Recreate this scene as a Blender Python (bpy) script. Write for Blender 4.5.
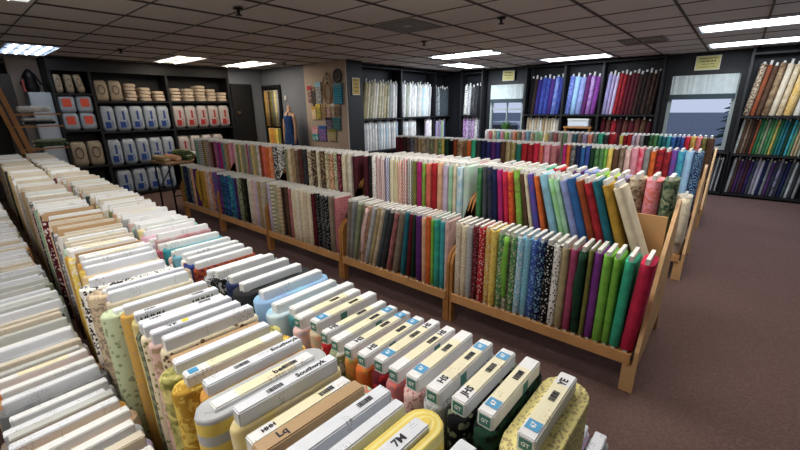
import bpy, bmesh, math, random
from mathutils import Matrix, Vector
for o in list(bpy.data.objects): bpy.data.objects.remove(o)
S = bpy.context.scene
C = S.collection
R = math.radians
random.seed(7)
H = 1.62            # eye height
CEIL = 2.5

# ------------------------------------------------------------------ camera
def cam_axes(yaw, pit, rol):
    cy, sy, cp, sp, cr, sr = math.cos(yaw), math.sin(yaw), math.cos(pit), math.sin(pit), math.cos(rol), math.sin(rol)
    P = Matrix(((1, 0, 0), (0, cp, -sp), (0, sp, cp))); Q = Matrix(((cr, -sr, 0), (sr, cr, 0), (0, 0, 1)))
    return [Q @ P @ Vector(v) for v in ((cy, 0, sy), (-sy, 0, cy), (0, -1, 0))]
AX = cam_axes(-.70683, .29688, -.0130)
cd = bpy.data.cameras.new('camera'); cam = bpy.data.objects.new('camera', cd); C.objects.link(cam)
cd.sensor_width = 36; cd.lens = 385.19 * 36 / 800; cd.clip_start = .02; cd.clip_end = 300
rot = Matrix([[AX[i][0], -AX[i][1], -AX[i][2]] for i in range(3)])
cam.matrix_world = Matrix.Translation((0, 0, H)) @ rot.to_4x4()
S.camera = cam
# ------------------------------------------------------------------ world, exposure
S.view_settings.view_transform = 'Standard'; S.view_settings.look = 'None'
S.view_settings.gamma = 1; S.view_settings.use_curve_mapping = False
S.view_settings.exposure = 0.0
w = bpy.data.worlds.new('World'); S.world = w; w.use_nodes = True
wn = w.node_tree
bg = wn.nodes['Background']; bg.inputs[0].default_value = (.66, .75, 1.0, 1); bg.inputs[1].default_value = .8
LAMP = 1.0          # fluorescent strength factor

# ------------------------------------------------------------------ colour names
COL = dict(palegreen=(192,208,172),
 white=(232,232,228), cream=(226,214,184), ivory=(222,214,196), beige=(200,182,152), tan=(182,155,115), khaki=(176,160,118), taupe=(140,124,108),
 brown=(98,70,52), rust=(158,72,40), chocolate=(62,44,38), charcoal=(58,60,64), black=(24,24,28), grey=(138,140,142), silver=(182,186,190), slate=(74,86,92),
 maroon=(98,28,40), burgundy=(86,34,44), red=(188,38,46), crimson=(216,40,78), coral=(226,106,88), pink=(228,150,170), magenta=(188,42,122), raspberry=(176,72,112), rose=(186,112,118), blush=(226,190,186),
 orange=(226,104,44), peach=(232,178,140), gold=(208,164,74), mustard=(190,146,48), yellow=(232,206,96), lemon=(234,222,142), olive=(128,130,62), lime=(124,196,66), mint=(160,214,178), green=(82,142,84), emerald=(38,110,72), forest=(30,66,48), sage=(140,150,118), aqua=(52,184,142), teal=(34,112,130), turquoise=(60,168,180),
 sky=(138,196,224), blue=(48,104,176), royal=(60,84,176), navy=(32,42,88), periwinkle=(140,156,216), lavender=(176,160,208), violet=(130,58,150), purple=(92,44,120), indigo=(52,44,128), amber=(214,138,62), lilac=(200,184,214))
WORD = dict(sky='sky blue', royal='royal blue', navy='navy blue', silver='pale grey', palegreen='pale green')
def soft(c):
    g = .3*c[0]+.59*c[1]+.11*c[2]
    return tuple((g+(x-g)*.88) for x in c)
def lin(c):
    return tuple((x/255/12.92 if x/255 <= .04045 else ((x/255+.055)/1.055)**2.4) for x in c) + (1,)
# ------------------------------------------------------------------ materials
MC = {}
def nm(name):
    m = bpy.data.materials.new(name); m.use_nodes = True
    return m, m.node_tree, m.node_tree.nodes['Principled BSDF']
def plain(name, rgb, rough=.6, noise=.0, scale=20, metal=0, spec=.4, bump=0):
    if name in MC: return MC[name]
    m, t, b = nm(name); b.inputs['Roughness'].default_value = rough; b.inputs['Metallic'].default_value = metal
    b.inputs['Specular IOR Level'].default_value = spec
    b.inputs['Base Color'].default_value = lin(rgb)
    if noise or bump:
        tc = t.nodes.new('ShaderNodeTexCoord'); n = t.nodes.new('ShaderNodeTexNoise'); n.inputs['Scale'].default_value = scale; n.inputs['Detail'].default_value = 4
        t.links.new(tc.outputs['Object'], n.inputs['Vector'])
        if noise:
            mx = t.nodes.new('ShaderNodeMix'); mx.data_type = 'RGBA'
            mx.inputs['A'].default_value = lin(tuple(max(0, x*(1-noise)) for x in rgb)); mx.inputs['B'].default_value = lin(tuple(min(255, x*(1+noise)) for x in rgb))
            t.links.new(n.outputs['Fac'], mx.inputs['Factor']); t.links.new(mx.outputs['Result'], b.inputs['Base Color'])
        if bump:
            bp = t.nodes.new('ShaderNodeBump'); bp.inputs['Strength'].default_value = bump; bp.inputs['Distance'].default_value = .01
            t.links.new(n.outputs['Fac'], bp.inputs['Height']); t.links.new(bp.outputs['Normal'], b.inputs['Normal'])
    MC[name] = m
    return m
def emis(name, rgb, s):
    if name in MC: return MC[name]
    m, t, b = nm(name); b.inputs['Base Color'].default_value = (.8, .8, .8, 1)
    b.inputs['Emission Color'].default_value = rgb + (1,); b.inputs['Emission Strength'].default_value = s
    MC[name] = m; return m
def math_(t, op, a, b=None, c=None):
    n = t.nodes.new('ShaderNodeMath'); n.operation = op
    for i, v in enumerate((a, b, c)):
        if v is None: continue
        if isinstance(v, (int, float)): n.inputs[i].default_value = v
        else: t.links.new(v, n.inputs[i])
    return n.outputs[0]
def fab(c1, c2=None, pat='plain'):
    """printed cotton: c1 ground, c2 print"""
    k = ('fab', c1, c2, pat)
    if k in MC: return MC[k]
    m, t, b = nm('fabric_%s_%s_%s' % (c1, pat, c2)); b.inputs['Roughness'].default_value = .9; b.inputs['Specular IOR Level'].default_value = .15
    L = t.links; a = soft(COL[c1]); z = soft(COL[c2]) if c2 else tuple(x*.8 for x in a)
    if pat in ('floral', 'bigfloral', 'dotted', 'speckled', 'paisley'): z = tuple(p*.85+q*.15 for p, q in zip(z, a))
    tc = t.nodes.new('ShaderNodeTexCoord'); sp = t.nodes.new('ShaderNodeSeparateXYZ'); L.new(tc.outputs['Object'], sp.inputs[0])
    u = math_(t, 'ADD', sp.outputs[0], sp.outputs[1]); v = sp.outputs[2]
    mx = t.nodes.new('ShaderNodeMix'); mx.data_type = 'RGBA'; mx.inputs['A'].default_value = lin(a); mx.inputs['B'].default_value = lin(z)
    def vor(scale, lo):
        n = t.nodes.new('ShaderNodeTexVoronoi'); n.inputs['Scale'].default_value = scale; L.new(tc.outputs['Object'], n.inputs['Vector'])
        return math_(t, 'LESS_THAN', n.outputs['Distance'], lo)
    def noi(scale, lo, dist=0., hard=True):
        n = t.nodes.new('ShaderNodeTexNoise'); n.inputs['Scale'].default_value = scale; n.inputs['Detail'].default_value = 3; n.inputs['Distortion'].default_value = dist
        L.new(tc.outputs['Object'], n.inputs['Vector'])
        return math_(t, 'GREATER_THAN', n.outputs['Fac'], lo) if hard else math_(t, 'MULTIPLY', math_(t, 'SUBTRACT', n.outputs['Fac'], lo), 4.)
    if pat == 'plain': f = math_(t, 'MULTIPLY', noi(9, .35, 1., False), .6)
    elif pat == 'dotted': f = vor(58, .32)
    elif pat == 'floral': f = vor(62, .40)
    elif pat == 'speckled': f = vor(115, .40)
    elif pat == 'bigfloral': f = noi(50, .53, 1.4)
    elif pat == 'paisley': f = noi(75, .53, 2.)
    elif pat == 'batik': f = noi(22, .35, 1.6, False)
    elif pat == 'striped': f = math_(t, 'GREATER_THAN', math_(t, 'FRACT', math_(t, 'MULTIPLY', v, 22)), .55)
    elif pat == 'checked':
        f = math_(t, 'ADD', math_(t, 'GREATER_THAN', math_(t, 'FRACT', math_(t, 'MULTIPLY', u, 34)), .5), math_(t, 'GREATER_THAN', math_(t, 'FRACT', math_(t, 'MULTIPLY', v, 34)), .5))
        f = math_(t, 'MULTIPLY', f, .5)
    elif pat == 'zigzag':
        tri = math_(t, 'ABSOLUTE', math_(t, 'SUBTRACT', math_(t, 'FRACT', math_(t, 'MULTIPLY', v, 30)), .5))
        f = math_(t, 'GREATER_THAN', math_(t, 'FRACT', math_(t, 'ADD', math_(t, 'MULTIPLY', u, 44), tri)), .5)
    cl = t.nodes.new('ShaderNodeClamp'); L.new(f, cl.inputs[0]); L.new(cl.outputs[0], mx.inputs['Factor']); L.new(mx.outputs['Result'], b.inputs['Base Color'])
    wv = t.nodes.new('ShaderNodeTexNoise'); wv.inputs['Scale'].default_value = 30; L.new(tc.outputs['Object'], wv.inputs['Vector'])
    bp = t.nodes.new('ShaderNodeBump'); bp.inputs['Strength'].default_value = .35; bp.inputs['Distance'].default_value = .006
    L.new(wv.outputs['Fac'], bp.inputs['Height']); L.new(bp.outputs['Normal'], b.inputs['Normal'])
    MC[k] = m; return m
def printed(name, rgb, ink, rows=.0065, tint=None):
    """card with small rows of print along the bolt end"""
    if name in MC: return MC[name]
    m, t, b = nm(name); L = t.links; b.inputs['Roughness'].default_value = .5
    tc = t.nodes.new('ShaderNodeTexCoord'); sp = t.nodes.new('ShaderNodeSeparateXYZ'); L.new(tc.outputs['Object'], sp.inputs[0])
    cb = t.nodes.new('ShaderNodeCombineXYZ'); L.new(math_(t, 'MULTIPLY', sp.outputs[1], 420), cb.inputs[0])
    L.new(math_(t, 'FLOOR', math_(t, 'DIVIDE', math_(t, 'ADD', sp.outputs[0], sp.outputs[2]), rows)), cb.inputs[1])
    oi = t.nodes.new('ShaderNodeObjectInfo'); L.new(math_(t, 'MULTIPLY', oi.outputs['Random'], 60), cb.inputs[2])
    n = t.nodes.new('ShaderNodeTexNoise'); n.inputs['Scale'].default_value = 1.; n.inputs['Detail'].default_value = 0; L.new(cb.outputs[0], n.inputs['Vector'])
    ink1 = math_(t, 'GREATER_THAN', n.outputs['Fac'], .56)
    cb2 = t.nodes.new('ShaderNodeCombineXYZ'); L.new(math_(t, 'MULTIPLY', sp.outputs[1], 14), cb2.inputs[0]); L.new(math_(t, 'MULTIPLY', oi.outputs['Random'], 90), cb2.inputs[1])
    L.new(math_(t, 'FLOOR', math_(t, 'DIVIDE', sp.outputs[0], .02)), cb2.inputs[2])
    n2 = t.nodes.new('ShaderNodeTexNoise'); n2.inputs['Scale'].default_value = 1.; L.new(cb2.outputs[0], n2.inputs['Vector'])
    msk = math_(t, 'GREATER_THAN', n2.outputs['Fac'], .6)
    row = math_(t, 'LESS_THAN', math_(t, 'FRACT', math_(t, 'DIVIDE', math_(t, 'ADD', sp.outputs[0], sp.outputs[2]), rows)), .55)
    f = math_(t, 'MULTIPLY', math_(t, 'MULTIPLY', ink1, msk), math_(t, 'MULTIPLY', row, .5))
    mx = t.nodes.new('ShaderNodeMix'); mx.data_type = 'RGBA'; mx.inputs['A'].default_value = lin(rgb); mx.inputs['B'].default_value = lin(ink); L.new(f, mx.inputs['Factor'])
    if tint:
        m3 = t.nodes.new('ShaderNodeMix'); m3.data_type = 'RGBA'; m3.inputs['A'].default_value = lin(rgb); m3.inputs['B'].default_value = lin(tint)
        ns = t.nodes.new('ShaderNodeSeparateXYZ'); L.new(tc.outputs['Normal'], ns.inputs[0]); L.new(math_(t, 'MULTIPLY', math_(t, 'GREATER_THAN', ns.outputs[2], .7), math_(t, 'LESS_THAN', math_(t, 'ABSOLUTE', sp.outputs[1]), .06)), m3.inputs['Factor']); L.new(m3.outputs['Result'], mx.inputs['A'])
    L.new(mx.outputs['Result'], b.inputs['Base Color']); MC[name] = m; return m
CARD = [printed('card_white', (226,230,232), (70,74,90)), printed('card_cool', (218,223,232), (40,44,60)),
        printed('card_cream_print', (228,230,232), (150,120,70), tint=(230,224,192)), printed('card_kraft', (176,146,108), (130,100,70)), printed('card_aged', (208,200,184), (120,110,100)), printed('card_grey', (186,190,188), (60,60,66))]
WHITE = plain('bolt_end_white', (216,216,212), .55)
WOOD = plain('pine_wood', (190,142,92), .5, .16, 6)
WOODD = plain('golden_wood', (162,112,62), .5, .2, 6)
DARKW = plain('shade_darkened_wood', (70,48,34), .6, .2, 6)  # stand wood, shade of the gap between table rows put into its colour
BLACKP = plain('black_paint', (17,18,22), .55, .2, 3)
METAL = plain('dark_metal', (40,40,42), .4, metal=.6)

# ------------------------------------------------------------------ mesh helpers
def obj(name, bm, m, parent=None, smooth=False, loc=None):
    if isinstance(bm, bmesh.types.BMesh):
        me = bpy.data.meshes.new(name); bm.to_mesh(me); bm.free()
        if smooth:
            for p in me.polygons: p.use_smooth = True
    else: me = bm
    o = bpy.data.objects.new(name, me); C.objects.link(o)
    if m is not None and not me.materials:
        for q in (m if isinstance(m, (list, tuple)) else [m]): me.materials.append(q)
    if parent is not None: o.parent = parent
    if loc: o.location = loc
    return o
def own(o, m):       # shared mesh, own material
    if not o.data.materials: o.data.materials.append(m)
    o.material_slots[0].link = 'OBJECT'; o.material_slots[0].material = m
    return o
def box(bm, x0, x1, y0, y1, z0, z1, mi=0, mat=None):
    vs = [bm.verts.new(p) for p in ((x0,y0,z0),(x1,y0,z0),(x1,y1,z0),(x0,y1,z0),(x0,y0,z1),(x1,y0,z1),(x1,y1,z1),(x0,y1,z1))]
    if mat is not None:
        for v in vs: v.co = mat @ v.co
    for f in ((0,3,2,1),(4,5,6,7),(0,1,5,4),(1,2,6,5),(2,3,7,6),(3,0,4,7)):
        bm.faces.new([vs[i] for i in f]).material_index = mi
    return vs
def bbox(*a, bev=.0, **k):
    bm = bmesh.new(); box(bm, *a, **k)
    if bev: bmesh.ops.bevel(bm, geom=bm.edges[:], offset=bev, segments=2, affect='EDGES')
    return bm
def rings(bm, rs, close=True, smooth=True):
    """rs: list of rings (lists of points) -> tube with end caps"""
    V = [[bm.verts.new(p) for p in r] for r in rs]; n = len(V[0])
    for a, b in zip(V, V[1:]):
        for i in range(n):
            f = bm.faces.new((a[i], a[(i+1) % n], b[(i+1) % n], b[i])); f.smooth = smooth
    if close:
        bm.faces.new(V[0][::-1]); bm.faces.new(V[-1])
def tube(bm, pts, r, n=8):
    rs = []
    pts = [Vector(p) for p in pts]
    for i, p in enumerate(pts):
        d = (pts[min(i+1, len(pts)-1)] - pts[max(i-1, 0)]).normalized()
        a = d.orthogonal().normalized() if abs(d.z) > .9 else d.cross(Vector((0,0,1))).normalized(); b = d.cross(a)
        rr = r[i] if isinstance(r, (list, tuple)) else r
        rs.append([p + a*math.cos(2*math.pi*k/n)*rr + b*math.sin(2*math.pi*k/n)*rr for k in range(n)])
    rings(bm, rs)
def lathe(bm, prof, n=20, sx=1, sy=1, at=(0,0,0)):
    rings(bm, [[(at[0]+math.cos(2*math.pi*k/n)*r*sx, at[1]+math.sin(2*math.pi*k/n)*r*sy, at[2]+z) for k in range(n)] for r, z in prof])
def tag(o, label, cat, group=None, kind=None):
    if label:
        if len(label.replace('-', ' ').split()) > 16: label = label.replace(' the ', ' ')
        o['label'] = label
    if cat: o['category'] = cat
    if group: o['group'] = group
    if kind: o['kind'] = kind
    return o
def struct(name, bm, m, **k):
    o = obj(name, bm, m, **k); o['kind'] = 'structure'; return o
def empty(name, label, cat, loc=(0,0,0), group=None, rz=0):
    o = bpy.data.objects.new(name, None); C.objects.link(o); o.location = loc; o.rotation_euler = (0,0,rz); o.empty_display_size = .05
    return tag(o, label, cat, group)

# ------------------------------------------------------------------ room shell
def carpet():
    m, t, b = nm('carpet'); L = t.links; b.inputs['Roughness'].default_value = .95; b.inputs['Specular IOR Level'].default_value = .1
    tc = t.nodes.new('ShaderNodeTexCoord')
    n = t.nodes.new('ShaderNodeTexVoronoi'); n.inputs['Scale'].default_value = 75; L.new(tc.outputs['Object'], n.inputs['Vector'])
    n2 = t.nodes.new('ShaderNodeTexNoise'); n2.inputs['Scale'].default_value = .9; L.new(tc.outputs['Object'], n2.inputs['Vector'])
    f = math_(t, 'ADD', math_(t, 'MULTIPLY', n.outputs['Distance'], .7), math_(t, 'MULTIPLY', n2.outputs['Fac'], .35))
    mx = t.nodes.new('ShaderNodeMix'); mx.data_type = 'RGBA'; mx.inputs['A'].default_value = lin((78,60,57)); mx.inputs['B'].default_value = lin((108,86,82))
    L.new(f, mx.inputs['Factor']); L.new(mx.outputs['Result'], b.inputs['Base Color'])
    bp = t.nodes.new('ShaderNodeBump'); bp.inputs['Strength'].default_value = .5; bp.inputs['Distance'].default_value = .006
    L.new(n.outputs['Distance'], bp.inputs['Height']); L.new(bp.outputs['Normal'], b.inputs['Normal'])
    return m
XW, YW = -8.85, 9.30      # batting wall line, window wall
struct('floor', bbox(-10.8, 1.1, -1.2, 9.4, -.1, 0), carpet())
TILE = plain('ceiling_tile', (208,208,206), .9, .06, 60, bump=.3)
struct('ceiling', bbox(-10.8, 1.1, -1.2, 9.4, CEIL, CEIL+.1), TILE)
GRID = plain('ceiling_grid_dark', (70,64,62), .6)
bm = bmesh.new()
k = 0
x = -.62 + 2*.676
xs = []
while x > -10.7: xs.append(x); x -= .676
for i, x in enumerate(xs): box(bm, x-.010, x+.010, -1.2, YW, CEIL-.012, CEIL-.0)
y = .80 - .655*3
while y < YW: box(bm, -10.7, 1.05, y-.005, y+.005, CEIL-.006, CEIL-.0); y += .655
struct('trim_ceiling_grid', bm, GRID)
WALLB = plain('black_wall', (22,25,32), .6, .15, 2)
GREYW = plain('grey_wall', (112,118,128), .8, .05, 3)
LIGHTW = plain('light_wall', (176,162,150), .8, .04, 3)
# window wall with two openings
W2 = (-1.10, -.10, .80, 2.10); W1 = (-4.86, -3.98, .80, 2.10)
bm = bmesh.new()
for a, b_ in ((-6.36, W1[0]), (W1[1], W2[0]), (W2[1], 1.1)): box(bm, a, b_, YW, YW+.12, 0, CEIL)
for W in (W1, W2):
    box(bm, W[0], W[1], YW, YW+.12, 0, W[2]); box(bm, W[0], W[1], YW, YW+.12, W[3], CEIL)
struct('wall_back', bm, WALLB)
struct('wall_right', bbox(1.06, 1.16, -1.2, YW, 0, CEIL), GREYW)
struct('wall_left', bbox(XW-.47, XW-.40, 1.43, 5.45, 0, CEIL), BLACKP)
struct('wall_left_door', bbox(XW-.12, XW, 4.53, 5.45, 0, CEIL), GREYW)
struct('wall_alcove', bbox(XW, -7.18, 5.34, 5.44, 0, CEIL), GREYW)
struct('wall_notions', bbox(-7.18, -5.88, 5.34, 5.37, 0, CEIL), LIGHTW)
struct('wall_white_rolls', bbox(-6.35, -6.27, 5.38, YW, 0, CEIL), WALLB)
struct('wall_front', bbox(-10.8, 1.16, -1.3, -1.2, 0, CEIL), LIGHTW)
struct('wall_left_end', bbox(-10.8, -10.7, -1.2, 5.4, 0, CEIL), plain('dim_grey_wall', (84,88,88), .8))
struct('wall_left_return', bbox(-9.45, -9.36, 1.02, 1.42, 0, CEIL), LIGHTW)
struct('baseboard_right', bbox(1.035, 1.06, -1.1, YW, 0, .1), BLACKP)
# windows
FRAME = plain('window_frame_white', (150,160,160), .5)
def glass():
    m, t, b = nm('window_glass'); b.inputs['Transmission Weight'].default_value = 1; b.inputs['Roughness'].default_value = .02; b.inputs['IOR'].default_value = 1.02; b.inputs['Base Color'].default_value = (1, 1, 1, 1)
    return m
GL = glass()
CURT = plain('valance_cloth', (188,198,198), .9, .08, 12)
BLIND = plain('dark_hem', (52,66,72), .8)
for i, W in enumerate((W2, W1)):
    x0, x1, z0, z1 = W
    bm = bmesh.new(); f = .055; y0, y1 = YW-.03, YW+.05
    box(bm, x0, x0+f, y0, y1, z0, z1); box(bm, x1-f, x1, y0, y1, z0, z1); box(bm, x0+f, x1-f, y0, y1, z0, z0+f); box(bm, x0+f, x1-f, y0, y1, z1-f, z1)
    if i == 1: box(bm, (x0+x1)/2-.012, (x0+x1)/2+.012, y0+.03, y1, z0+f, z1-f); box(bm, x0+f, x1-f, y0+.03, y1, 1.52, 1.55)
    wf = struct('window_%d' % (i+1), bm, FRAME)
    obj('pane', bbox(x0+f, x1-f, YW+.02, YW+.026, z0+f, z1-f), GL, wf)
    cr = obj('casing', bmesh.new(), BLACKP, wf)
    bm = bmesh.new(); g = .09
    box(bm, x0-g, x0, YW-.05, YW, z0-g, z1+g); box(bm, x1, x1+g, YW-.05, YW, z0-g, z1+g); box(bm, x0, x1, YW-.05, YW, z1, z1+g); box(bm, x0-g, x1+g, YW-.12, YW, z0-.04, z0)
    bm.to_mesh(cr.data); bm.free()
    # gathered valance
    bm = bmesh.new(); n = 70; fr = []
    for s in (0, 1):
        fr.append([[bm.verts.new((x0+.02+(x1-x0-.04)*k/n, YW-.075+s*.004+.010*math.sin(k*.9+math.sin(k*.31)*2)*(1-.5*zz), z1+.01-zz*.33)) for k in range(n+1)] for zz in (0, .25, .6, 1)])
    for s, rows in enumerate(fr):
        for a, b_ in zip(rows, rows[1:]):
            for k in range(n): bm.faces.new((a[k], a[k+1], b_[k+1], b_[k]) if s == 0 else (a[k], b_[k], b_[k+1], a[k+1])).smooth = True
    v = obj('valance', bm, CURT)
    tag(v, 'gathered white valance over the %s' % ('window beside the tall bookcase of brown rolls' if i == 0 else 'window behind the green potted plant'), 'curtain')
    h = obj('hem_band', bbox(x0+.02, x1-.02, YW-.09, YW-.062, z1-.41, z1-.32), BLIND, v)
    h['label'] = 'dark band along the bottom edge of the valance'
# outside
SNOW = plain('parking_lot', (78,88,104), .9, .45, 2.5)
struct('ground_outside', bbox(-60, 60, YW+.3, 120, -.6, -.5), SNOW)
HEDGE = plain('far_hedge', (62,74,84), .9, .5, 1.2)
CARP = [plain('car_paint_%d' % i, c, .3) for i, c in enumerate(((150,158,170),(60,66,80),(180,184,190)))]
def car(x, y, m, label):
    bm = bmesh.new(); P = [(-2.1,.25),(-2.1,.75),(-1.3,.85),(-.8,1.35),(.7,1.35),(1.3,.9),(2.0,.75),(2.1,.3)]
    rings(bm, [[(px, yy, pz) for px, pz in P] for yy in (-.85, .85)], smooth=False)
    c = obj('parked_car', bm, m, loc=(x, y, -.5)); tag(c, label, 'car', None)
    for a in (-1.3, 1.3):
        for s in (-.86, .86):
            b_ = bmesh.new(); tube(b_, [(a, s-.1, .32), (a, s+.1, .32)], .32, 14); obj('wheel', b_, BLACKP, c)
    obj('side_windows', bbox(-.75, .8, -.87, .87, .92, 1.22), plain('car_glass', (30,36,44), .1), c)
car(-8.8, 19, CARP[0], 'pale parked car seen through the window behind the plant')
car(-13.5, 21, CARP[2], 'white parked car beyond the pale one outside the plant window')
bm = bmesh.new(); tube(bm, [(.6, 16, -.5), (.62, 16, 1.2)], .1)
tr = obj('spruce_tree', bm, plain('bark', (60,50,42), .9)); tag(tr, 'dark evergreen tree outside the window beside the brown rolls', 'tree')
bm = bmesh.new(); rnd = random.Random(3)
for k in range(420):
    z = rnd.uniform(.1, 4.6); r = (5-z)*.33; a = rnd.uniform(0, 6.28); L_ = r*rnd.uniform(.6, 1)
    tube(bm, [(.6, 16, z), (.6+math.cos(a)*L_, 16+math.sin(a)*L_, z-.35*L_)], [.09, .015], 4)
obj('foliage', bm, plain('spruce_green', (44,64,60), .9, .3, 8), tr)

# door on the grey wall
bm = bbox(XW+.002, XW+.05, 4.54, 4.99, 0, 2.12)
d = struct('door_1', bm, BLACKP)
b_ = bmesh.new(); tube(b_, [(XW+.05, 4.64, 1.55), (XW+.11, 4.64, 1.55)], .03, 12); obj('door_handle', b_, plain('brass', (150,130,90), .3, metal=.9), d)
bm = bmesh.new()
for a in ((4.53, 4.54, 0, 2.17), (4.99, 5.03, 0, 2.17)): box(bm, XW, XW+.06, *a)
box(bm, XW, XW+.06, 4.54, 4.99, 2.12, 2.17); struct('trim_door', bm, BLACKP)

# ------------------------------------------------------------------ ceiling lights
def light_fixture(x0, x1, y0, y1, kelvin, power, label, deep=False):
    cx, cy = (x0+x1)/2, (y0+y1)/2
    t = empty('ceiling_light', label, 'light', (cx, cy, CEIL), 'fluorescent ceiling lights')
    hx, hy = (x1-x0)/2-.015, (y1-y0)/2-.015
    bm = bmesh.new(); f = .03
    box(bm, -hx, hx, -hy, -hy+f, -.022, -.001); box(bm, -hx, hx, hy-f, hy, -.022, -.001); box(bm, -hx, -hx+f, -hy+f, hy-f, -.022, -.001); box(bm, hx-f, hx, -hy+f, hy-f, -.022, -.001)
    obj('frame', bm, plain('light_frame', (200,205,210), .4), t)
    col = kelvin
    obj('reflector', bbox(-hx+f, hx-f, -hy+f, hy-f, -.006, -.001), emis('troffer_%.2f_%d' % (col[2], deep), col if not deep else (.35, .6, 1.), 1.1 if not deep else .5), t)
    m = emis('tube_%.2f_%d' % (col[2], deep), col, 7 if deep else 9)
    for s in ((-.5, .5) if not deep else (-.6, -.2, .2, .6)):
        b_ = bmesh.new()
        if hx > hy: tube(b_, [(-hx+.06, s*hy, -.017), (hx-.06, s*hy, -.017)], .014, 8)
        else: tube(b_, [(s*hx, -hy+.06, -.017), (s*hx, hy-.06, -.017)], .014, 8)
        obj('tube', b_, m, t)
    if deep: return
    ld = bpy.data.lights.new('lamp', 'AREA'); ld.shape = 'RECTANGLE'; ld.size = hx*2-.08; ld.size_y = hy*2-.08; ld.energy = power*LAMP; ld.color = col
    lo = bpy.data.objects.new('lamp', ld); C.objects.link(lo); lo.parent = t; lo.location = (0, 0, -.036)
COOL = (.86, .93, 1.0); WARM = (1.0, .86, .68); NEUT = (1.0, .95, .88)
light_fixture(-.60, .73, 6.07, 6.73, COOL, 30, 'long white fluorescent panel over the clear floor, closer of the two there')
light_fixture(-.60, .73, 7.95, 8.60, COOL, 26, 'slim fluorescent panel over the window with the spruce tree')
light_fixture(-3.26, -1.96, 8.0, 8.66, COOL, 26, 'fluorescent panel over the blue and purple rolls')
light_fixture(-4.54, -3.22, 6.05, 6.70, COOL, 34, 'bright fluorescent panel before the plant window')
light_fixture(-5.20, -4.55, 7.36, 8.60, COOL, 70, 'fluorescent panel turned crosswise by the white rolls')
light_fixture(-8.45, -7.13, 4.12, 4.76, WARM, 15, 'warm glowing fluorescent panel near the black door')
light_fixture(-8.52, -7.26, 2.88, 3.45, WARM, 15, 'warm glowing fluorescent panel over the blue labelled batting')
light_fixture(-8.74, -7.40, .84, 1.47, COOL, 30, 'open fluorescent fixture with bare tubes by the wooden frame', True)
# further rows of the same fixtures over the foreground tables, out of the frame; clear-floor and middle-rack ones added as fill light
for x0, y0, lb, pw in ((-1.95, .15, 'over the tables near the handwritten bolt ends', 14), (-4.66, .15, 'over the middle of the tables', 16), (-.60, 3.40, 'added as fill over the clear floor at the end of the racks', 30), (-1.95, 2.08, 'added as fill over the red end of the middle rack', 30), (-1.95, -1.15, 'behind the low outer table row', 16)):
    light_fixture(x0, x0+1.33, y0, y0+.64, NEUT, pw, 'fluorescent panel ' + lb)
# vents and sprinklers
for k, (x, y, lab) in enumerate(((-1.25, 6.9, 'square air vent in the ceiling before the tall window'), (-3.05, 3.75, 'square air vent in the ceiling over the multicoloured middle rack'))):
    bm = bmesh.new()
    for q in range(5):
        s = .28-.05*q
        for a in ((-s, s, -s, -s+.02), (-s, s, s-.02, s), (-s, -s+.02, -s+.02, s-.02), (s-.02, s, -s+.02, s-.02)): box(bm, *a, -.018+.002*q, -.001)
    tag(obj('ceiling_vent', bm, plain('vent_grey', (128,126,124), .5), loc=(x, y, CEIL)), lab, 'vent', 'ceiling vents')
for x, y, lab in ((-7.1, 2.05, 'small sprinkler head in the ceiling before the batting shelves'), (-3.6, 2.02, 'dark sprinkler head over the table row along the aisle'), (-7.04, 4.79, 'small sprinkler head by the warm light near the black door'), (-3.5, 4.66, 'thin sprinkler head before the bright crosswise lights'), (-2.05, 4.05, 'sprinkler head over the purple end of the second rack')):
    bm = bmesh.new(); lathe(bm, [(.045, -.001), (.045, -.012), (.014, -.016), (.012, -.05), (.03, -.055), (.03, -.062)], 12)
    tag(obj('sprinkler', bm, METAL, loc=(x, y, CEIL-.012)), lab, 'sprinkler', 'ceiling sprinklers')

# ------------------------------------------------------------------ bolts
MESH = {}
def stad(a, b, n=7):     # stadium outline, half thickness a (x), half length b (y)
    out = []
    for s in (1, -1):
        for k in range(n+1):
            t = math.pi*k/n
            out.append((math.cos(t)*a*s, s*(b-a)+math.sin(t)*a*s))
    return out
def bolt_mesh(t, L, h, top='plain', var=0):
    k = (round(t, 3), L, h, top, var)
    if k in MESH: return MESH[k]
    rd = random.Random(hash((round(t*1000), var)) & 0xffff)
    bm = bmesh.new(); a, b = t/2, L/2; ol = stad(a, b); rs = []
    for i, z in enumerate((.012, .018, h*.3, h*.55, h*.8, h-.008, h)):
        s = .9 if i == 0 else .97 if i == 6 else 1.0
        wob = 0 if i in (0, 6) else rd.uniform(-.002, .002)
        rs.append([((x)*s + 0, y*s + wob, z) for x, y in ol])
    if top == 'layers':
        for q in range(1, 5): rs.append([(x*(.97-.17*q), y*(.97-.11*q*a/b), h-(.006 if q % 2 else .0)) for x, y in ol])
    rings(bm, rs)
    me = bpy.data.meshes.new('bolt_fabric'); bm.to_mesh(me); bm.free(); me.materials.append(WHITE); MESH[k] = me
    return me
def core_mesh(t, L, z0, z1, lip=True):
    k = ('core', round(t, 3), L, round(z0, 3), round(z1, 3))
    if k in MESH: return MESH[k]
    bm = bbox(-t/2, t/2, -L/2, L/2, z0, z1, bev=.0025 if t > .02 else .0)
    me = bpy.data.meshes.new('cardboard_core'); bm.to_mesh(me); bm.free(); me.materials.append(WHITE); MESH[k] = me
    return me
PATW = dict(plain='plain', dotted='white-dotted', floral='floral', speckled='speckled', bigfloral='bold floral', paisley='paisley', batik='mottled', striped='striped', checked='checked', zigzag='zigzag')
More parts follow.
